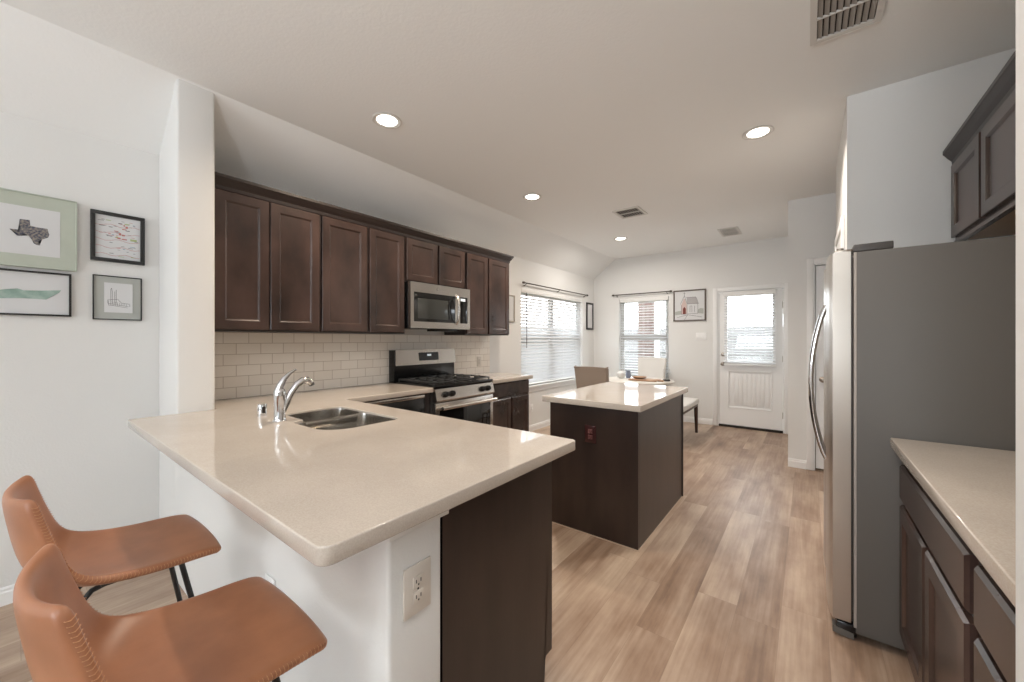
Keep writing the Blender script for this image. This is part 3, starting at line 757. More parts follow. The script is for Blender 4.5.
for a in slab_with_holes(2.737, MY1-.002, MZ0+.004, MZ1-.002, [(2.765, 2.872, 1.487, 1.752)]): b.box(-2.822, -2.783, a[0], a[1], a[2], a[3])
cp_ = b.build('control_panel', 'steel', mw, smooth=False)
MB().box(-2.82, -2.785, 2.764, 2.873, 1.486, 1.753, .001).build('keypad', 'blackglass', cp_)
MB().box(-2.786, -2.7835, 2.775, 2.84, 1.712, 1.738).build('clock_digits', 'led', cp_)
bd = MB().lathe([(.014, 0), (.014, .002), (.001, .002)], (-2.782, 2.47, 1.800), 'x', 24).build('round_badge', 'badge', mdo)
b = MB()
b.lathe([(.0115, .002), (.0125, .0028), (.0115, .0032)], (-2.782, 2.47, 1.800), 'x', 24)
for s_ in (-1, 1): b.tube([(-2.7795, 2.47+s_*.007, 1.800+s_*.002), (-2.7795, 2.47+s_*.003, 1.806), (-2.7795, 2.47+s_*.001, 1.799), (-2.7795, 2.47+s_*.005, 1.794)], .0007, 5)
b.build('monogram', 'steel', bd)
MB().box(-3.0, -2.86, 2.52, 2.80, 1.405, 1.4245, .003).build('vent_light', 'black', mw)

# ------------------------------------------------------------------ island
ic = thing('island_cabinet', (-1.16, 2.9, 0), 'dark brown island cabinet with plain panels standing on the plank floor', 'cabinet')
IX0, IX1, IY0, IY1 = -1.485, -.842, 2.39, 3.42
MB().box(IX0+.018, IX1-.019, IY0+.019, IY1, .0, .873).build('body', 'wood', ic, smooth=False)
MB().box(IX0, IX1, IY0, IY0+.018, .004, .873, .001).build('front_panel', 'wood_panel', ic, smooth=False)
MB().box(IX1-.018, IX1, IY0+.0185, IY1+.02, .004, .873, .001).build('side_panel', 'wood_panel', ic, smooth=False)
MB().box(IX0, IX0+.017, IY0+.0185, IY1+.02, .004, .873, .001).build('side_panel', 'wood_panel', ic, smooth=False)
for a, c in ((IX0+.005, -1.17), (-1.16, IX1-.005)): panel_front(MB(), FY(IY1+.021), a, c, .12, .68).build('door', 'wood', ic, smooth=False); panel_front(MB(), FY(IY1+.021), a, c, .70, .85, rail=0).build('drawer', 'wood', ic, smooth=False)
MB().box(IX1-.018, IX1+.007, IY1+.021, IY1+.045, .004, .872, .001).build('corner_stile', 'wood_dark', ic, smooth=False)
b = MB(); b.box(IX0, IX1+.005, IY0-.005, IY0, 0, .007, .001); b.box(IX1, IX1+.005, IY0, IY1+.02, 0, .007, .001); b.build('caulk_strip', 'caulk', ic)
counter('island_countertop', [rounded([(-1.54, 2.36), (-.815, 2.36), (-.815, 3.555), (-1.54, 3.555)], [.012]*4)], .874, .914, 'quartz', 'beige quartz countertop on the island', .004)

# outlets
def outlet(face, P, w=.074, h=.118, m='plate', slots='slot', label='', gfi=False, group=None):
    """face: function(u, d, z) -> world, centred"""
    r = thing('wall_outlet', P(0, 0, 0), label, 'outlet')
    def bx(mb, u0, u1, d0, d1, z0, z1, bev=.001):
        a, c = P(u0, d0, z0), P(u1, d1, z1)
        mb.box(min(a.x, c.x), max(a.x, c.x), min(a.y, c.y), max(a.y, c.y), min(a.z, c.z), max(a.z, c.z), bev)
    b = MB(); bx(b, -w/2, w/2, 0, .006, -h/2, h/2, .0018); b.build('cover_plate', m, r)
    for s_ in (-1, 1):
        b = MB(); bx(b, -.0165, .0165, .006, .0085, s_*.0195-.0145, s_*.0195+.0145, .001)
        o = b.build('receptacle', 'recbrown' if m == 'platebrown' else m, r)
        b = MB(); bx(b, -.0085, -.006, .0085, .009, s_*.0195-.003, s_*.0195+.006, 0); bx(b, .006, .0085, .0085, .009, s_*.0195-.003, s_*.0195+.006, 0); bx(b, -.002, .002, .0085, .009, s_*.0195-.010, s_*.0195-.006, 0)
        b.build('slots', slots, o)
    b = MB(); bx(b, -.002, .002, .006, .0075, -.002, .002, 0); b.build('screw', slots, r)
    return r
outlet(0, lambda u, d, z: Vector((-.80+d, .638+u, .683+z)), .086, .127, label='beige outlet on the white end of the half wall under the bar top')
outlet(0, lambda u, d, z: Vector((-1.165+u, 2.39-d, .685+z)), .082, .118, 'platebrown', 'black', 'dark brown outlet on the front panel of the island')
outlet(0, lambda u, d, z: Vector((-1.48+u, .553-d, .44+z)), .074, .118, 'trim', label='white outlet low on the half wall behind the bar stools')
outlet(0, lambda u, d, z: Vector((XL+.009+d, 3.47+u, 1.06+z)), .074, .118, 'plate', label='beige outlet on the backsplash tile right of the range')
outlet(0, lambda u, d, z: Vector((XL+d, 4.60+u, .33+z)), .074, .118, 'trim', label='white outlet low on the left wall below the large window')
ls = thing('light_switch', (-1.335, YB, 1.38), 'white three gang light switch plate beside the back door', 'light switch')
MB().box(-1.415, -1.262, YB-.006, YB, 1.315, 1.435, .002).build('cover_plate', 'trim', ls)
for k in (-1, 0, 1): MB().box(-1.338+k*.046-.016, -1.338+k*.046+.016, YB-.010, YB-.006, 1.342, 1.408, .002).build('rocker', 'trim', ls)

# ------------------------------------------------------------------ refrigerator
fr = thing('refrigerator', (.5, 2.64, 0), 'stainless steel side-by-side refrigerator with grey side panel', 'refrigerator')
FY0, FY1 = 2.252, 3.035
MB().box(.166, .90, FY0, FY1, .035, 1.705, .004).build('body', 'fridge_side', fr)
MB().box(.159, .169, FY0-.001, FY0+.02, .06, 1.704, .002).build('front_flange', 'flange', fr)
def fdoor(y0, y1, name='door'):
    n = 12; pts = []
    for k in range(n+1):
        t = k/n; y = y0+(y1-y0)*t
        pts.append((.088-.016*math.sin(PI*t)**.5, y))
    pts = pts+[(.150, y1), (.150, y0)]
    b = MB().prism(pts, lambda u, v, w: Vector((u, v, .075+w)), 1.635)
    o = b.build(name, 'steel_v', fr, angle=30)
    MB().box(.150, .157, y0+.006, y1-.006, .08, 1.705, .002).build('gasket', 'darkplastic', o)
    return o
dA = fdoor(FY0+.001, 2.66); dB = fdoor(2.666, FY1)
def fhandle(y, o):
    pts = []
    for k in range(25):
        t = k/24; pts.append((.078-.066*math.sin(PI*t)**.75 if 0 < t < 1 else .078, y, .70+.80*t))
    MB().tube(pts, .0125, 14).build('handle', 'chrome', o)
fhandle(2.60, dA); fhandle(2.725, dB)
MB().box(.158, .285, FY0+.002, FY0+.10, 1.706, 1.738, .004).build('hinge_cover', 'darkplastic', fr)
b = MB(); b.box(.095, .158, FY0+.012, FY0+.07, 1.711, 1.722, .001); b.cyl((.115, FY0+.035, 1.712), (.115, FY0+.035, 1.732), .013, n=14); b.build('hinge', 'nickel', fr)
b = MB(); b.box(.10, .17, FY0+.004, FY1-.004, .012, .066, .006); b.build('toe_grille', 'black', fr)
b = MB(); b.prism([(.088, .012), (.16, .003), (.16, .03), (.088, .04)], lambda u, v, w: Vector((u, FY0+.002+w, v)), .05); b.build('foot_cover', 'fridge_side', fr, smooth=False)
b = MB()
for y in (FY0+.05, FY1-.05): b.cyl((.8, y, 0), (.8, y, .036), .02, n=12)
b.cyl((.19, FY0+.08, 0), (.19, FY0+.08, .036), .016, n=12); b.cyl((.19, FY1-.08, 0), (.19, FY1-.08, .036), .016, n=12)
b.build('leveling_feet', 'black', fr)

# ------------------------------------------------------------------ right side: base cabinets, counter, cabinet over fridge
XF = .318
def base_right(y0, y1, fronts, label):
    r = thing('base_cabinet', ((XF+XR)/2, (y0+y1)/2, 0), label, 'cabinet', 'dark base cabinets of the kitchen')
    b = MB(); b.box(XF, XR-.003, y0+.001, y1-.001, .105, .873, .001); b.box(XF+.07, XR-.003, y0+.001, y1-.001, 0, .105); b.build('body', 'wood_dark', r, smooth=False)  # near-black wood copy, puts the shade between the fronts into its colour
    for kind, a, c, z0, z1 in fronts:
        panel_front(MB(), FR(XF), a, c, z0, z1, t=.022, rail=.06 if kind == 'door' else 0, eb=.008).build(kind, 'wood', r, smooth=False)
base_right(1.36, 2.228, [('drawer', 1.385, 2.218, .672, .812), ('door', 1.81, 2.218, .12, .648), ('door', 1.385, 1.79, .12, .648)], 'dark base cabinet with a wide drawer next to the refrigerator')
base_right(.946, 1.358, [('drawer', .955, 1.33, .672, .812), ('door', .955, 1.33, .12, .648)], 'dark base cabinet at the near end of the right counter')
counter('right_countertop', [rounded([(.272, .947), (XR-.001, .947), (XR-.001, 2.238), (.272, 2.238)], [0, 0, 0, .006])], .874, .914, 'quartz', 'beige quartz countertop right of the refrigerator')

XW = .618
oc = thing('wall_cabinet', (.78, 2.6, 1.84), 'dark two-door cabinet with crown above the refrigerator', 'cabinet')
MB().box(XW, XR-.003, 2.16, 3.046, 1.845, 2.30, .001).build('body', 'wood', oc, smooth=False)
MB().box(XW+.02, XR-.02, 2.18, 3.03, 1.8415, 1.8452).build('underside', 'wood_in', oc, smooth=False)
MB().box(XW-.004, XW+.020, 2.158, 3.046, 1.825, 1.8449, .002).build('light_rail', 'wood', oc, smooth=False)
panel_front(MB(), FR(XW), 2.61, 3.03, 1.858, 2.24).build('door', 'wood', oc, smooth=False)
panel_front(MB(), FR(XW), 2.175, 2.585, 1.858, 2.24).build('door', 'wood', oc, smooth=False)
crown('crown_moulding', [(XW-.001, 3.048), (XW-.001, 2.158), (XR-.002, 2.158)][::1], 'short dark crown moulding on the cabinet above the refrigerator')

# ------------------------------------------------------------------ ceiling fixtures
def can(x, y, label, power=12, spread=130, tint=(1, .91, .82)):
    r = thing('ceiling_downlight', (x, y, HC), label, 'ceiling light', 'recessed downlights in the white ceiling')
    MB().lathe([(.062, .001), (.094, .001), (.096, .005), (.088, .009), (.066, .004), (.062, .001)], (x, y, HC), '-z', 36).build('trim_ring', 'grille', r)
    MB().lathe([(.066, .0015), (.066, .004), (.001, .005)], (x, y, HC), '-z', 30).build('lens', 'lens', r)
    l = bpy.data.lights.new('downlight_lamp', 'AREA'); l.shape = 'DISK'; l.size = .13; l.energy = power; l.color = tint; l.spread = math.radians(spread)
    o = bpy.data.objects.new('downlight_lamp', l); COL.objects.link(o); o.location = (x, y, HC-.012)
    return r
can(-2.21, 1.52, 'round recessed ceiling light nearest the camera, above the range side', 15, 146, (1, .82, .64))
can(-2.22, 3.23, 'round recessed ceiling light in front of the last wall cabinets', 19, 162, (1, .84, .68))
can(-2.13, 5.33, 'round recessed ceiling light farthest away, over the dining corner', 25, 174, (1, .93, .86))
can(-.278, 3.19, 'round recessed ceiling light over the walkway near the refrigerator')

can(-.278, 1.50, 'added recessed ceiling light out of view, brightening the near floor and counter', 8.5)  # extra can added outside the view to lift the near floor and counter
def grille(x0, x1, y0, y1, rows, nl, label, lm='grille_louver', fw=.025):
    r = thing('ceiling_vent', ((x0+x1)/2, (y0+y1)/2, HC), label, 'vent')
    MB().box(x0+.01, x1-.01, y0+.01, y1-.01, HC-.002, HC-.0005).build('duct_opening', 'dark', r, smooth=False)
    f = MB()
    for a in slab_with_holes(x0, x1, y0, y1, [(x0+fw, x1-fw, y0+fw, y1-fw)]): f.box(a[0], a[1], a[2], a[3], HC-.012, HC-.0005)
    h = (y1-y0-2*fw)/rows
    for k in range(1, rows): f.box(x0+fw, x1-fw, y0+fw+h*k-.004, y0+fw+h*k+.004, HC-.012, HC-.002)
    f.build('frame', 'grille', r, smooth=False)
    for k in range(rows):
        l = MB(); a0, a1 = y0+fw+h*k+.004, y0+fw+h*(k+1)-.004; w = (x1-x0-2*fw)/nl
        for j in range(nl):
            xa = x0+fw+w*j
            l.prism([(xa+.002, HC-.0025), (xa+.004, HC-.0025), (xa+w*.86, HC-.0105), (xa+w*.80, HC-.0115)], lambda u, v, q: Vector((u, a0+q, v)), a1-a0)
        l.build('louvers', lm, r, smooth=False)
grille(.008, .263, 2.045, 2.395, 2, 9, 'square white ceiling vent nearest the camera with grey louvers')
grille(-1.755, -1.46, 4.14, 4.46, 2, 9, 'small white ceiling vent in the middle of the ceiling')
grille(-.946, -.715, 5.66, 6.08, 2, 7, 'faint white ceiling vent close to the back door', 'grille')

# ------------------------------------------------------------------ pictures
def pic(name, label, P, u0, u1, z0, z1, fm, fw, fd, bgm, name_bg='print'):
    """P(u, d, z)"""
    r = thing(name, P((u0+u1)/2, 0, (z0+z1)/2), label, 'picture')
    def bx(mb, a0, a1, d0, d1, za, zb, bev=0):
        a, c = P(a0, d0, za), P(a1, d1, zb)
        mb.box(min(a.x, c.x), max(a.x, c.x), min(a.y, c.y), max(a.y, c.y), min(a.z, c.z), max(a.z, c.z), bev)
    f = MB()
    for a in ((u0, u1, z0, z0+fw), (u0, u1, z1-fw, z1), (u0, u0+fw, z0+fw, z1-fw), (u1-fw, u1, z0+fw, z1-fw)): bx(f, a[0], a[1], .001, fd, a[2], a[3], .0015)
    f.build('frame', fm, r)
    b = MB(); bx(b, u0+fw*.5, u1-fw*.5, .001, fd*.45, z0+fw*.5, z1-fw*.5); b.build('mat_board', bgm, r, smooth=False)
    return r, bx
def art(parent, P, poly, d0, d1, m, name):
    """flat printed shape, laid on the paper"""
    return MB().prism(poly, lambda u, v, w: P(u, d0+w, v), d1-d0).build(name, m, parent, smooth=False)
PLW = lambda u, d, z: Vector((XL+d, u, z))
PBW = lambda u, d, z: Vector((u, YB-d, z))
# sage picture with a state outline
r, bx = pic('framed_picture', 'sage green framed picture of a dark patchwork state outline, upper left of the group', PLW, -.10, .223, 1.692, 2.072, 'greenmat', .006, .024, 'greenmat')
b = MB(); bx(b, -.04, .163, .018, .019, 1.756, 2.0); b.build('paper', 'paper', r, smooth=False)
b = MB(); bx(b, -.10+.005, .223-.005, .010, .0179, 1.697, 2.067); b.build('wide_border', 'greenmat', r, smooth=False)
tx = [(0.03, 1.932), (0.062, 1.934), (0.063, 1.906), (0.085, 1.902), (0.107, 1.902), (0.12, 1.902), (0.123, 1.885), (0.126, 1.872), (0.122, 1.857), (0.102, 1.843), (0.089, 1.829), (0.093, 1.81), (0.082, 1.812), (0.074, 1.818), (0.067, 1.838), (0.057, 1.854), (0.043, 1.861), (0.034, 1.848), (0.022, 1.846), (0.014, 1.868), (-0.002, 1.876), (0.03, 1.878)]
art(r, PLW, tx, .0192, .0197, 'texas', 'state_outline')
# long state outline
r, bx = pic('framed_picture', 'black framed picture of a long pale teal state outline, lower left of the group', PLW, -.135, .203, 1.446, 1.676, 'frameblack', .009, .020, 'paper')
tn = [(-0.085, 1.535), (-0.083, 1.55), (-0.05, 1.562), (-0.017, 1.573), (0.008, 1.573), (0.023, 1.581), (0.043, 1.573), (0.107, 1.578), (0.167, 1.586), (0.161, 1.573), (0.137, 1.554), (0.116, 1.532), (0.039, 1.533), (-0.03, 1.527)]
art(r, PLW, tn, .0092, .0098, 'teal', 'state_outline')
# busy illustrated map
r, bx = pic('framed_picture', 'black framed illustrated city map with small coloured doodles, upper right of the group', PLW, .272, .494, 1.768, 2.05, 'frameblack', .019, .022, 'paper')
rnd = random.Random(3)
groups = {}
for i in range(46):
    u, z = rnd.uniform(.30, .45), rnd.uniform(1.80, 2.01); m_ = rnd.choice(['red', 'inkblue', 'inkdark', 'inkgreen', 'ink', 'red'])
    groups.setdefault(m_, []).append((u, z, rnd.uniform(.008, .024), rnd.uniform(.0015, .004)))
for m_, lst in groups.items():
    b = MB()
    for (u, z, w, h) in lst: bx(b, u, min(u+w, .472), .0099, .0105, z, z+h)
    b.build('doodles', m_, r, smooth=False)
b = MB()
for (u, z, w, h) in ((.384, 1.927, .010, .014), (.397, 1.925, .012, .009), (.378, 1.905, .014, .009), (.396, 1.903, .022, .007), (.398, 1.962, .018, .005), (.412, 1.972, .010, .012), (.404, 1.982, .006, .008)): bx(b, u, u+w, .0106, .011, z, z+h)
b.build('doodles', 'red', r, smooth=False)
b = MB(); bx(b, .432, .46, .0106, .011, 1.902, 1.914); bx(b, .372, .382, .0106, .011, 1.91, 1.918); b.build('doodles', 'inkgreen', r, smooth=False)
b = MB()
for k in range(5):
    z = 1.81+k*.042; b.tube([PLW(.292+j*.02, .0103, z+.006*math.sin(j*1.3+k)) for j in range(10)], .0009, 4)
b.build('route_lines', 'red', r, smooth=False)
# pencil sketch
r, bx = pic('framed_picture', 'thin black framed pencil sketch on grey mat, lower right of the group', PLW, .281, .482, 1.436, 1.688, 'frameblack', .005, .016, 'greymat')
b = MB(); bx(b, .326, .442, .0085, .0105, 1.478, 1.648); b.build('paper', 'paper', r, smooth=False)
b = MB()
def seg(mb, P, p, q, d, t=.0007): mb.tube([P(p[0], d, p[1]), P(q[0], d, q[1])], t, 4)
for u in (.352, .358, .368, .374): seg(b, PLW, (u, 1.53), (u, 1.60+(.01 if u in (.352, .374) else 0)), .0107)
for (p, q) in (((.352, 1.61), (.355, 1.618)), ((.358, 1.60), (.355, 1.618)), ((.340, 1.53), (.425, 1.515)), ((.340, 1.55), (.38, 1.555)), ((.38, 1.555), (.395, 1.535)), ((.395, 1.535), (.43, 1.53)), ((.34, 1.53), (.34, 1.55)), ((.43, 1.515), (.43, 1.53)), ((.345, 1.52), (.42, 1.508))): seg(b, PLW, p, q, .0107)
for k in range(9): seg(b, PLW, (.343+k*.009, 1.518), (.343+k*.009, 1.545-k*.002), .0107, .0006)
b.build('sketch', 'inkdark', r, smooth=False)
# chapel picture on the back wall
PX0, PX1, PZ0, PZ1 = -1.752, -1.268, 1.625, 2.125
r, bx = pic('framed_picture', 'brown framed watercolour of a small chapel with a red door beside the back window', PBW, PX0, PX1, PZ0, PZ1, 'framebrown', .018, .024, 'paper')
def uv(a, c): return (PX0+(PX1-PX0)*a, PZ0+(PZ1-PZ0)*c)
art(r, PBW, [uv(.42, .55), uv(.76, .55), uv(.70, .76), uv(.42, .76)], .0112, .0118, 'roofgrey', 'roof')
art(r, PBW, [uv(.25, .22), uv(.42, .22), uv(.42, .52), uv(.36, .72), uv(.33, .72), uv(.25, .52)], .0112, .0118, 'pinkwash', 'gable_wall')
art(r, PBW, [uv(.30, .22), uv(.39, .22), uv(.39, .40), uv(.345, .46), uv(.30, .40)], .0119, .0123, 'redbrown', 'painted_door')
art(r, PBW, [uv(.05, .20), uv(.25, .22), uv(.25, .34), uv(.15, .33), uv(.05, .30)], .0112, .0116, 'greymat', 'hedge')
art(r, PBW, [uv(.76, .24), uv(.93, .22), uv(.93, .38), uv(.84, .40), uv(.76, .36)], .0112, .0116, 'greymat', 'hedge')
b = MB()
for (p, q) in (((.22, .54), (.345, .82)), ((.345, .82), (.43, .56)), ((.345, .82), (.345, .93)), ((.31, .89), (.38, .89)), ((.40, .76), (.70, .76)), ((.70, .76), (.78, .54)), ((.43, .55), (.78, .55)), ((.43, .22), (.43, .54)), ((.25, .22), (.25, .52)), ((.76, .24), (.76, .54)), ((.25, .22), (.76, .24)), ((.52, .28), (.52, .48)), ((.58, .28), (.58, .48)), ((.52, .48), (.58, .48)), ((.66, .28), (.66, .48)), ((.12, .12), (.45, .20)), ((.45, .20), (.88, .12)), ((.35, .05), (.45, .20))):
    seg(b, PBW, uv(*p), uv(*q), .0125, .0022)
b.build('outline', 'inkdark', r, smooth=False)
# small frames left wall
pic('framed_picture', 'narrow black framed picture in the far corner right of the large window', PLW, 6.335, 6.60, 1.51, 2.0, 'frameblack', .03, .022, 'paper')
pic('framed_picture', 'narrow pale framed print between the wall cabinets and the large window', PLW, 3.93, 4.185, 1.565, 1.925, 'framesilver', .014, .02, 'paper')

# ------------------------------------------------------------------ bar stools
def make_stool(cx, dy, label):
    r = thing('bar_stool', (cx, .22+dy, 0), label, 'bar stool')
    # centre-line profile: (y, z, halfwidth)
    rows = [(.444, .646, .436, .641, .188), (.440, .659, .431, .655, .197), (.415, .666, .408, .664, .201), (.36, .667, .36, .668, .203), (.28, .663, .285, .672, .204), (.20, .660, .215, .682, .204), (.13, .662, .160, .697, .202),
            (.082, .682, .130, .716, .198), (.056, .72, .112, .744, .192), (.044, .77, .098, .785, .183), (.036, .82, .084, .832, .172), (.028, .875, .070, .884, .160), (.024, .916, .060, .925, .148)]
    NU = 16; nv = len(rows)
    def surf(j, t):
        y, z, ye, ze, hw = rows[j]; k = abs(t)**2.3
        return Vector((cx+t*hw, y+(ye-y)*k+dy, z+(ze-z)*k))
    top = [[surf(j, -1+2*i/NU) for i in range(NU+1)] for j in range(nv)]
    th = .024; nor = []
    for j in range(nv):
        rr = []
        for i in range(NU+1):
            du = top[j][min(i+1, NU)]-top[j][max(i-1, 0)]; dv = top[min(j+1, nv-1)][i]-top[max(j-1, 0)][i]
            rr.append(-du.cross(dv).normalized())
        nor.append(rr)
    sg = 1 if nor[3][NU//2].z < 0 else -1
    verts = [top[j][i] for j in range(nv) for i in range(NU+1)] + [top[j][i]+nor[j][i]*sg*th for j in range(nv) for i in range(NU+1)]
    W_ = NU+1; off = nv*W_; fs = []
    for j in range(nv-1):
        for i in range(NU):
            a = j*W_+i; fs.append((a, a+1, a+1+W_, a+W_)); fs.append((off+a, off+a+W_, off+a+1+W_, off+a+1))
    for i in range(NU):
        fs.append((i, off+i, off+i+1, i+1)); a = (nv-1)*W_+i; fs.append((a, a+1, off+a+1, off+a))
    for j in range(nv-1):
        a = j*W_; fs.append((a, a+W_, off+a+W_, off+a)); a = j*W_+NU; fs.append((a, off+a, off+a+W_, a+W_))
    sh = MB().raw(verts, fs).build('shell', 'leather', r, angle=180)
    sd = sh.modifiers.new('subsurf', 'SUBSURF'); sd.levels = 2; sd.render_levels = 2
    for side in (0, NU):                                       # the laced seam along each side edge
        sx = -1 if side == 0 else 1; st = MB(); P_ = []
        for j in range(nv-1):
            a, c = top[j][side], top[j+1][side]; na, nc = nor[j][side]*sg, nor[j+1][side]*sg
            m_ = max(1, int((c-a).length/.0075))
            for k in range(m_): P_.append((a.lerp(c, k/m_), na.lerp(nc, k/m_).normalized(), (c-a).normalized()))
        for k, (p, n_, t_) in enumerate(P_[2:-2]):
            o = p+n_*th*.5+Vector((sx*-.0008, 0, 0))
            for q in (-1, 1):
                st.tube([o-n_*.0005*q, o+n_*.0058*q+t_*.0022-Vector((sx*.0008, 0, 0)), o+n_*.0078*q-Vector((sx*.0045, 0, 0))+t_*.003], .0008, 4, False)
        st.build('stitching', 'stitch', sh, smooth=False)
    X = lambda s_, dx: cx+s_*dx
    for s_ in (-1, 1):
        fl = [(X(s_, .10), .342+dy, .645), (X(s_, .183), .462+dy, .012)]
        bl = [(X(s_, .07), .335+dy, .628), (X(s_, .05), .26+dy, .607), (X(s_, .045), .19+dy, .603), (X(s_, .046), .160+dy, .596), (X(s_, .05), .140+dy, .575), (X(s_, .06), .128+dy, .54), (X(s_, .18), .0+dy, .012)]
        MB().tube(fl, .0075, 12).build('leg', 'legmetal', r); MB().tube(bl, .0075, 12).build('leg', 'legmetal', r)
        for y in (.462, .0): MB().cyl((X(s_, .183), y+dy, 0), (X(s_, .183), y+dy, .014), .011, n=12).build('foot_cap', 'black', r)
        MB().tube([(X(s_, .047), .21+dy, .605), (X(s_, .047), .208+dy, .640)], .0065, 10).build('seat_bracket', 'legmetal', r)
    b = MB()
    b.tube([(cx-.151, .428+dy, .215), (cx+.151, .428+dy, .215)], .008, 10); b.tube([(cx-.134, .050+dy, .215), (cx+.134, .050+dy, .215)], .008, 10)
    for s_ in (-1, 1): b.tube([(X(s_, .134), .050+dy, .215), (X(s_, .151), .428+dy, .215)], .0075, 10)
    b.build('foot_rest', 'legmetal', r)
    MB().box(cx-.13, cx+.13, .17+dy, .35+dy, .630, .641, .004).build('mounting_plate', 'legmetal', r)
    return r
make_stool(-1.036, .0, 'tan leather bar stool nearest the camera, under the corner of the bar')
make_stool(-1.688, -.016, 'tan leather bar stool farther from the camera, near the wing wall')

# ------------------------------------------------------------------ dining corner
def uph_chair(cx, cy, rz, m, label, seat_m=None, H=1.0, W_=.46):
    r = thing('dining_chair', (cx, cy, 0), label, 'chair')
    Mx = Matrix.Translation((cx, cy, 0)) @ Matrix.Rotation(rz, 4, 'Z')
    # local: chair faces +y, back at y=-.2
    n = 10; vs = []; fs = []
    rows = [(-.19, .44), (-.20, .6), (-.225, .8), (-.25, .96), (-.255, H)]
    for (y, z) in rows:
        hw = W_/2*(.90+.10*(z-.44)/.56)
        for i in range(n+1):
            t = -1+2*i/n; vs.append((t*hw, y-.02*(1-t*t), z-(.008*t*t if z >= H else 0)))
    for (y, z) in rows:
        hw = W_/2*(.90+.10*(z-.44)/.56)
        for i in range(n+1):
            t = -1+2*i/n; vs.append((t*hw, y-.02*(1-t*t)+.065, z-(.008*t*t if z >= H else 0)))
    w = n+1; nr = len(rows); off = w*nr
    for j in range(nr-1):
        for i in range(n):
            a = j*w+i; fs += [(a, a+1, a+1+w, a+w), (off+a, off+a+w, off+a+w+1, off+a+1)]
        a = j*w; fs.append((a, a+w, off+a+w, off+a)); a = j*w+n; fs.append((a, off+a, off+a+w, a+w))
    for i in range(n): fs.append((i, off+i, off+i+1, i+1)); a = (nr-1)*w+i; fs.append((a, a+1, off+a+1, off+a))
    bk = MB().raw([Vector(v) for v in vs], fs)
    bmesh.ops.bevel(bk.bm, geom=[e for e in bk.bm.edges if e.calc_face_angle(0) > 1.0], offset=.012, segments=3, affect='EDGES')
    bk.build('backrest', m, r, matrix=Mx, angle=60)
    MB().box(-W_/2, W_/2, -.16, .26, .40, .49, .025, 4).build('seat', seat_m or m, r, matrix=Mx)
    for sx in (-1, 1):
        MB().cyl((sx*.19, .22, .41), (sx*.19, .225, 0), .021, .014, 12).build('leg', 'walnut', r, matrix=Mx)
        MB().cyl((sx*.18, -.17, .45), (sx*.185, -.26, 0), .021, .014, 12).build('leg', 'walnut', r, matrix=Mx)
    return r
uph_chair(-2.28, 4.93, math.radians(-4), 'taupe', 'taupe upholstered dining chair seen from behind, at the near side of the table', H=.965, W_=.50)
uph_chair(-2.06, 6.27, math.radians(178), 'cream', 'cream upholstered dining chair in front of the back window', H=1.03, W_=.46)

tb = thing('dining_table', (-1.92, 5.4, 0), 'round pale topped pedestal dining table in the far corner by the windows', 'table')
MB().lathe([(.001, .728), (.47, .728), (.485, .733), (.49, .745), (.488, .757), (.48, .76), (.001, .76)], (-1.92, 5.4, 0), 'z', 64).build('table_top', 'tabletop', tb)
MB().lathe([(.001, .668), (.40, .668), (.40, .7275), (.001, .7275)], (-1.92, 5.4, 0), 'z', 48).build('apron', 'tablebase', tb)
MB().lathe([(.001, .06), (.09, .06), (.10, .12), (.06, .2), (.05, .35), (.075, .5), (.055, .6), (.10, .667), (.001, .667)], (-1.92, 5.4, 0), 'z', 28).build('pedestal', 'tablebase', tb)
for k in range(4):
    a = PI/4+k*PI/2; c_, s_ = math.cos(a), math.sin(a)
    MB().tube([(-1.92+c_*.05, 5.4+s_*.05, .12), (-1.92+c_*.2, 5.4+s_*.2, .09), (-1.92+c_*.33, 5.4+s_*.33, .025), (-1.92+c_*.36, 5.4+s_*.36, .018)], [.035, .03, .022, .018], 10).build('foot', 'tablebase', tb)
bn = thing('bench', (-1.43, 5.5, 0), 'cream cushioned bench with dark legs on the right side of the dining table', 'bench')
MB().box(-1.55, -1.235, 5.0, 6.02, .405, .485, .024, 4).build('cushion', 'cream', bn)
MB().box(-1.53, -1.25, 5.02, 6.0, .375, .4045, .003).build('seat_frame', 'tablebase', bn)
for x in (-1.515, -1.27):
    for y in (5.05, 5.965): MB().cyl((x, y, .376), (x+(.008 if x > -1.4 else -.008), y, 0), .027, .019, 12).build('leg', 'walnut', bn)
# table things
z = .76
br = thing('serving_board', (-1.80, 5.35, z), 'light wooden serving board with a rounded handle on the dining table', 'board')
MB().box(-1.98, -1.60, 5.22, 5.44, z+.0005, z+.022, .008, 3).build('board', 'board', br)
MB().box(-1.605, -1.53, 5.30, 5.35, z+.001, z+.021, .008, 3).build('handle', 'board', br)
bw = MB().lathe([(.0, .002), (.05, .002), (.085, .014), (.10, .028), (.096, .029), (.08, .018), (.045, .008), (.0, .006)], (-1.86, 5.33, z+.022), 'z').build('shallow_bowl', 'board')
tag(bw, 'shallow wooden bowl on the serving board', 'bowl')
v1 = MB().lathe([(.022, 0), (.05, .012), (.064, .045), (.060, .078), (.036, .104), (.028, .112), (.032, .118), (.026, .117), (.022, .104), (.001, .096)], (-2.17, 5.45, z), 'z').build('round_vase', 'ceramic')
tag(v1, 'small round white vase at the left side of the dining table', 'vase')
v2 = MB().lathe([(.03, 0), (.036, .02), (.038, .06), (.028, .085), (.034, .11), (.030, .11), (.022, .085), (.001, .08)], (-2.10, 5.55, z), 'z').build('tall_vase', 'slate')
tag(v2, 'small blue grey vase just right of the round white vase', 'vase')
ct = thing('glass_candle_holder', (-1.53, 5.42, z), 'clear glass candle holder on a dark base at the right side of the table', 'candle holder')
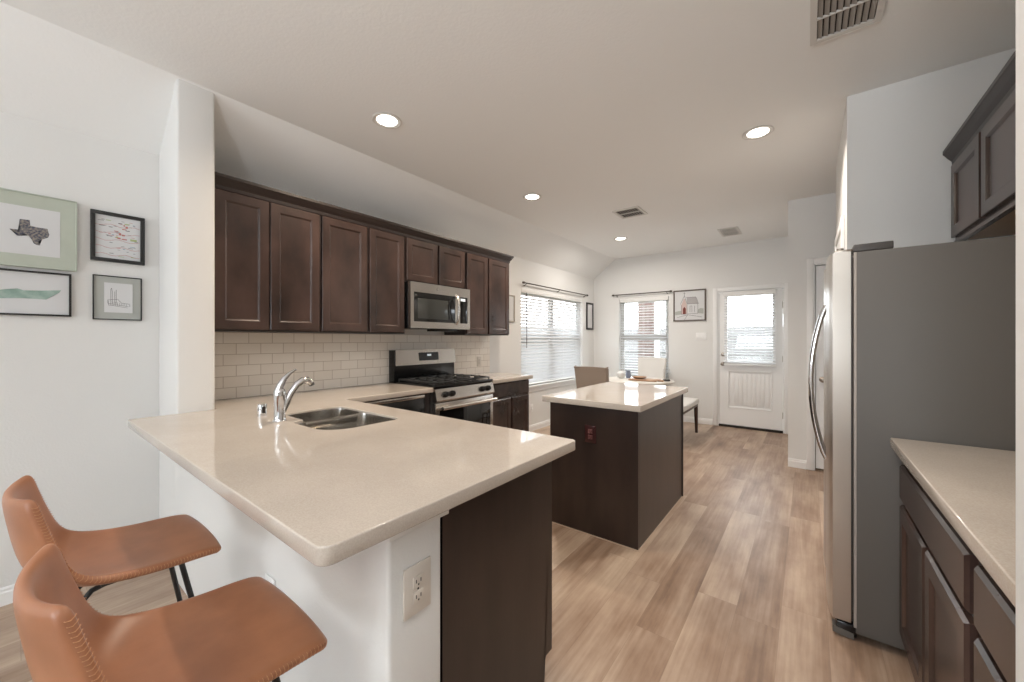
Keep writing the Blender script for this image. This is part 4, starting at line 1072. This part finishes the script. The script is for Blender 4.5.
MB().lathe([(.045, 0), (.05, .012), (.042, .024), (.001, .024)], (-1.53, 5.45, z), 'z').build('base', 'darkplastic', ct)
MB().lathe([(.038, .0), (.042, .14), (.039, .14), (.035, .004), (.001, .003)], (-1.53, 5.45, z+.025), 'z').build('glass_cup', 'glass', ct)

# ------------------------------------------------------------------ outside
g = struct(MB().box(-14, 10, 6.81, 8.6, -.2, -.05).build('ground_patio', 'concrete', smooth=False))
g = struct(MB().box(-14, 12, 8.6, 22, -.2, -.08).build('ground_lawn', 'grass', smooth=False))
g = struct(MB().box(-14, -3.32, -6, 8.6, -.2, -.08).build('ground_side_lawn', 'grass', smooth=False))
bc = thing('porch_column', (-2.35, 8.3, 0), 'brick porch column outside the narrower back window', 'column')
MB().box(-2.86, -2.53, 8.1, 8.36, -.05, 2.6, .004).build('shaft', 'brick', bc)
MB().box(-2.529, -2.44, 8.12, 8.22, -.05, 2.6, .004).build('corner_post', 'trim', bc)
MB().box(-2.89, -2.41, 8.07, 8.39, 2.6, 2.7, .01).build('capital', 'trim', bc)
pr_ = MB().box(-6.5, 1.5, 8.0, 8.6, 2.7, 2.95, .01).build('porch_beam', 'trim'); tag(pr_, 'white porch beam across the top outside the back window', 'beam')
def fence(x0, x1, y0, y1, label):
    r = thing('wooden_fence', ((x0+x1)/2, (y0+y1)/2, -.08), label, 'fence'); L_ = math.hypot(x1-x0, y1-y0); n = int(L_/.145)
    b = MB()
    for k in range(n):
        t = (k+.5)/n; cx, cy = x0+(x1-x0)*t, y0+(y1-y0)*t
        if abs(x1-x0) > abs(y1-y0): b.box(cx-.0722, cx+.0722, cy-.01, cy+.01, -.07, 1.75)
        else: b.box(cx-.01, cx+.01, cy-.0722, cy+.0722, -.07, 1.75)
    b.build('pickets', 'fence', r, smooth=False)
    b = MB()
    for z in (.2, .85, 1.5):
        if abs(x1-x0) > abs(y1-y0): b.box(x0, x1, y0-.05, y0-.012, z, z+.08)
        else: b.box(x0+.012, x0+.05, y0, y1, z, z+.08)
    b.build('rails', 'fence', r, smooth=False)
fence(-9, 8, 15, 15, 'pale wooden picket fence behind the back lawn')
fence(-7.5, -7.5, -4, 14.9, 'pale wooden fence along the side yard left of the house')
hs = thing('neighbour_house', (-13, 5, 0), 'pale neighbouring house beyond the side fence', 'house')
MB().box(-14, -10, -2, 12, -.08, 3.0).build('wall', 'siding', hs, smooth=False)
MB().prism([(-14.3, 2.95), (-9.6, 2.95), (-12, 4.8)], lambda u, v, w: Vector((u, -2.3+w, v)), 14.6).build('roof', 'roofshingle', hs, smooth=False)
tr = thing('tree', (.4, 13.2, -.08), 'leafy green tree behind the back door glass', 'tree')
MB().tube([(.4, 13.2, -.08), (.45, 13.2, 1.2), (.4, 13.25, 2.2)], [.12, .1, .07], 10).build('trunk', 'bark', tr)
b = MB(); rn = random.Random(5)
for k in range(420):
    th_, ph = rn.uniform(0, 2*PI), math.acos(rn.uniform(-1, 1)); rr = rn.uniform(.3, 1)**.5
    c = Vector((.4+1.1*rr*math.sin(ph)*math.cos(th_), 13.2+1.1*rr*math.sin(ph)*math.sin(th_), 2.5+.95*rr*math.cos(ph)))
    a = Vector((rn.uniform(-1, 1), rn.uniform(-1, 1), rn.uniform(-1, 1))).normalized()*.14; c2 = a.orthogonal().normalized()*.07
    b.raw([c-a, c+c2, c+a, c-c2], [(0, 1, 2, 3)])
b.build('crown', 'leaf', tr, smooth=False)
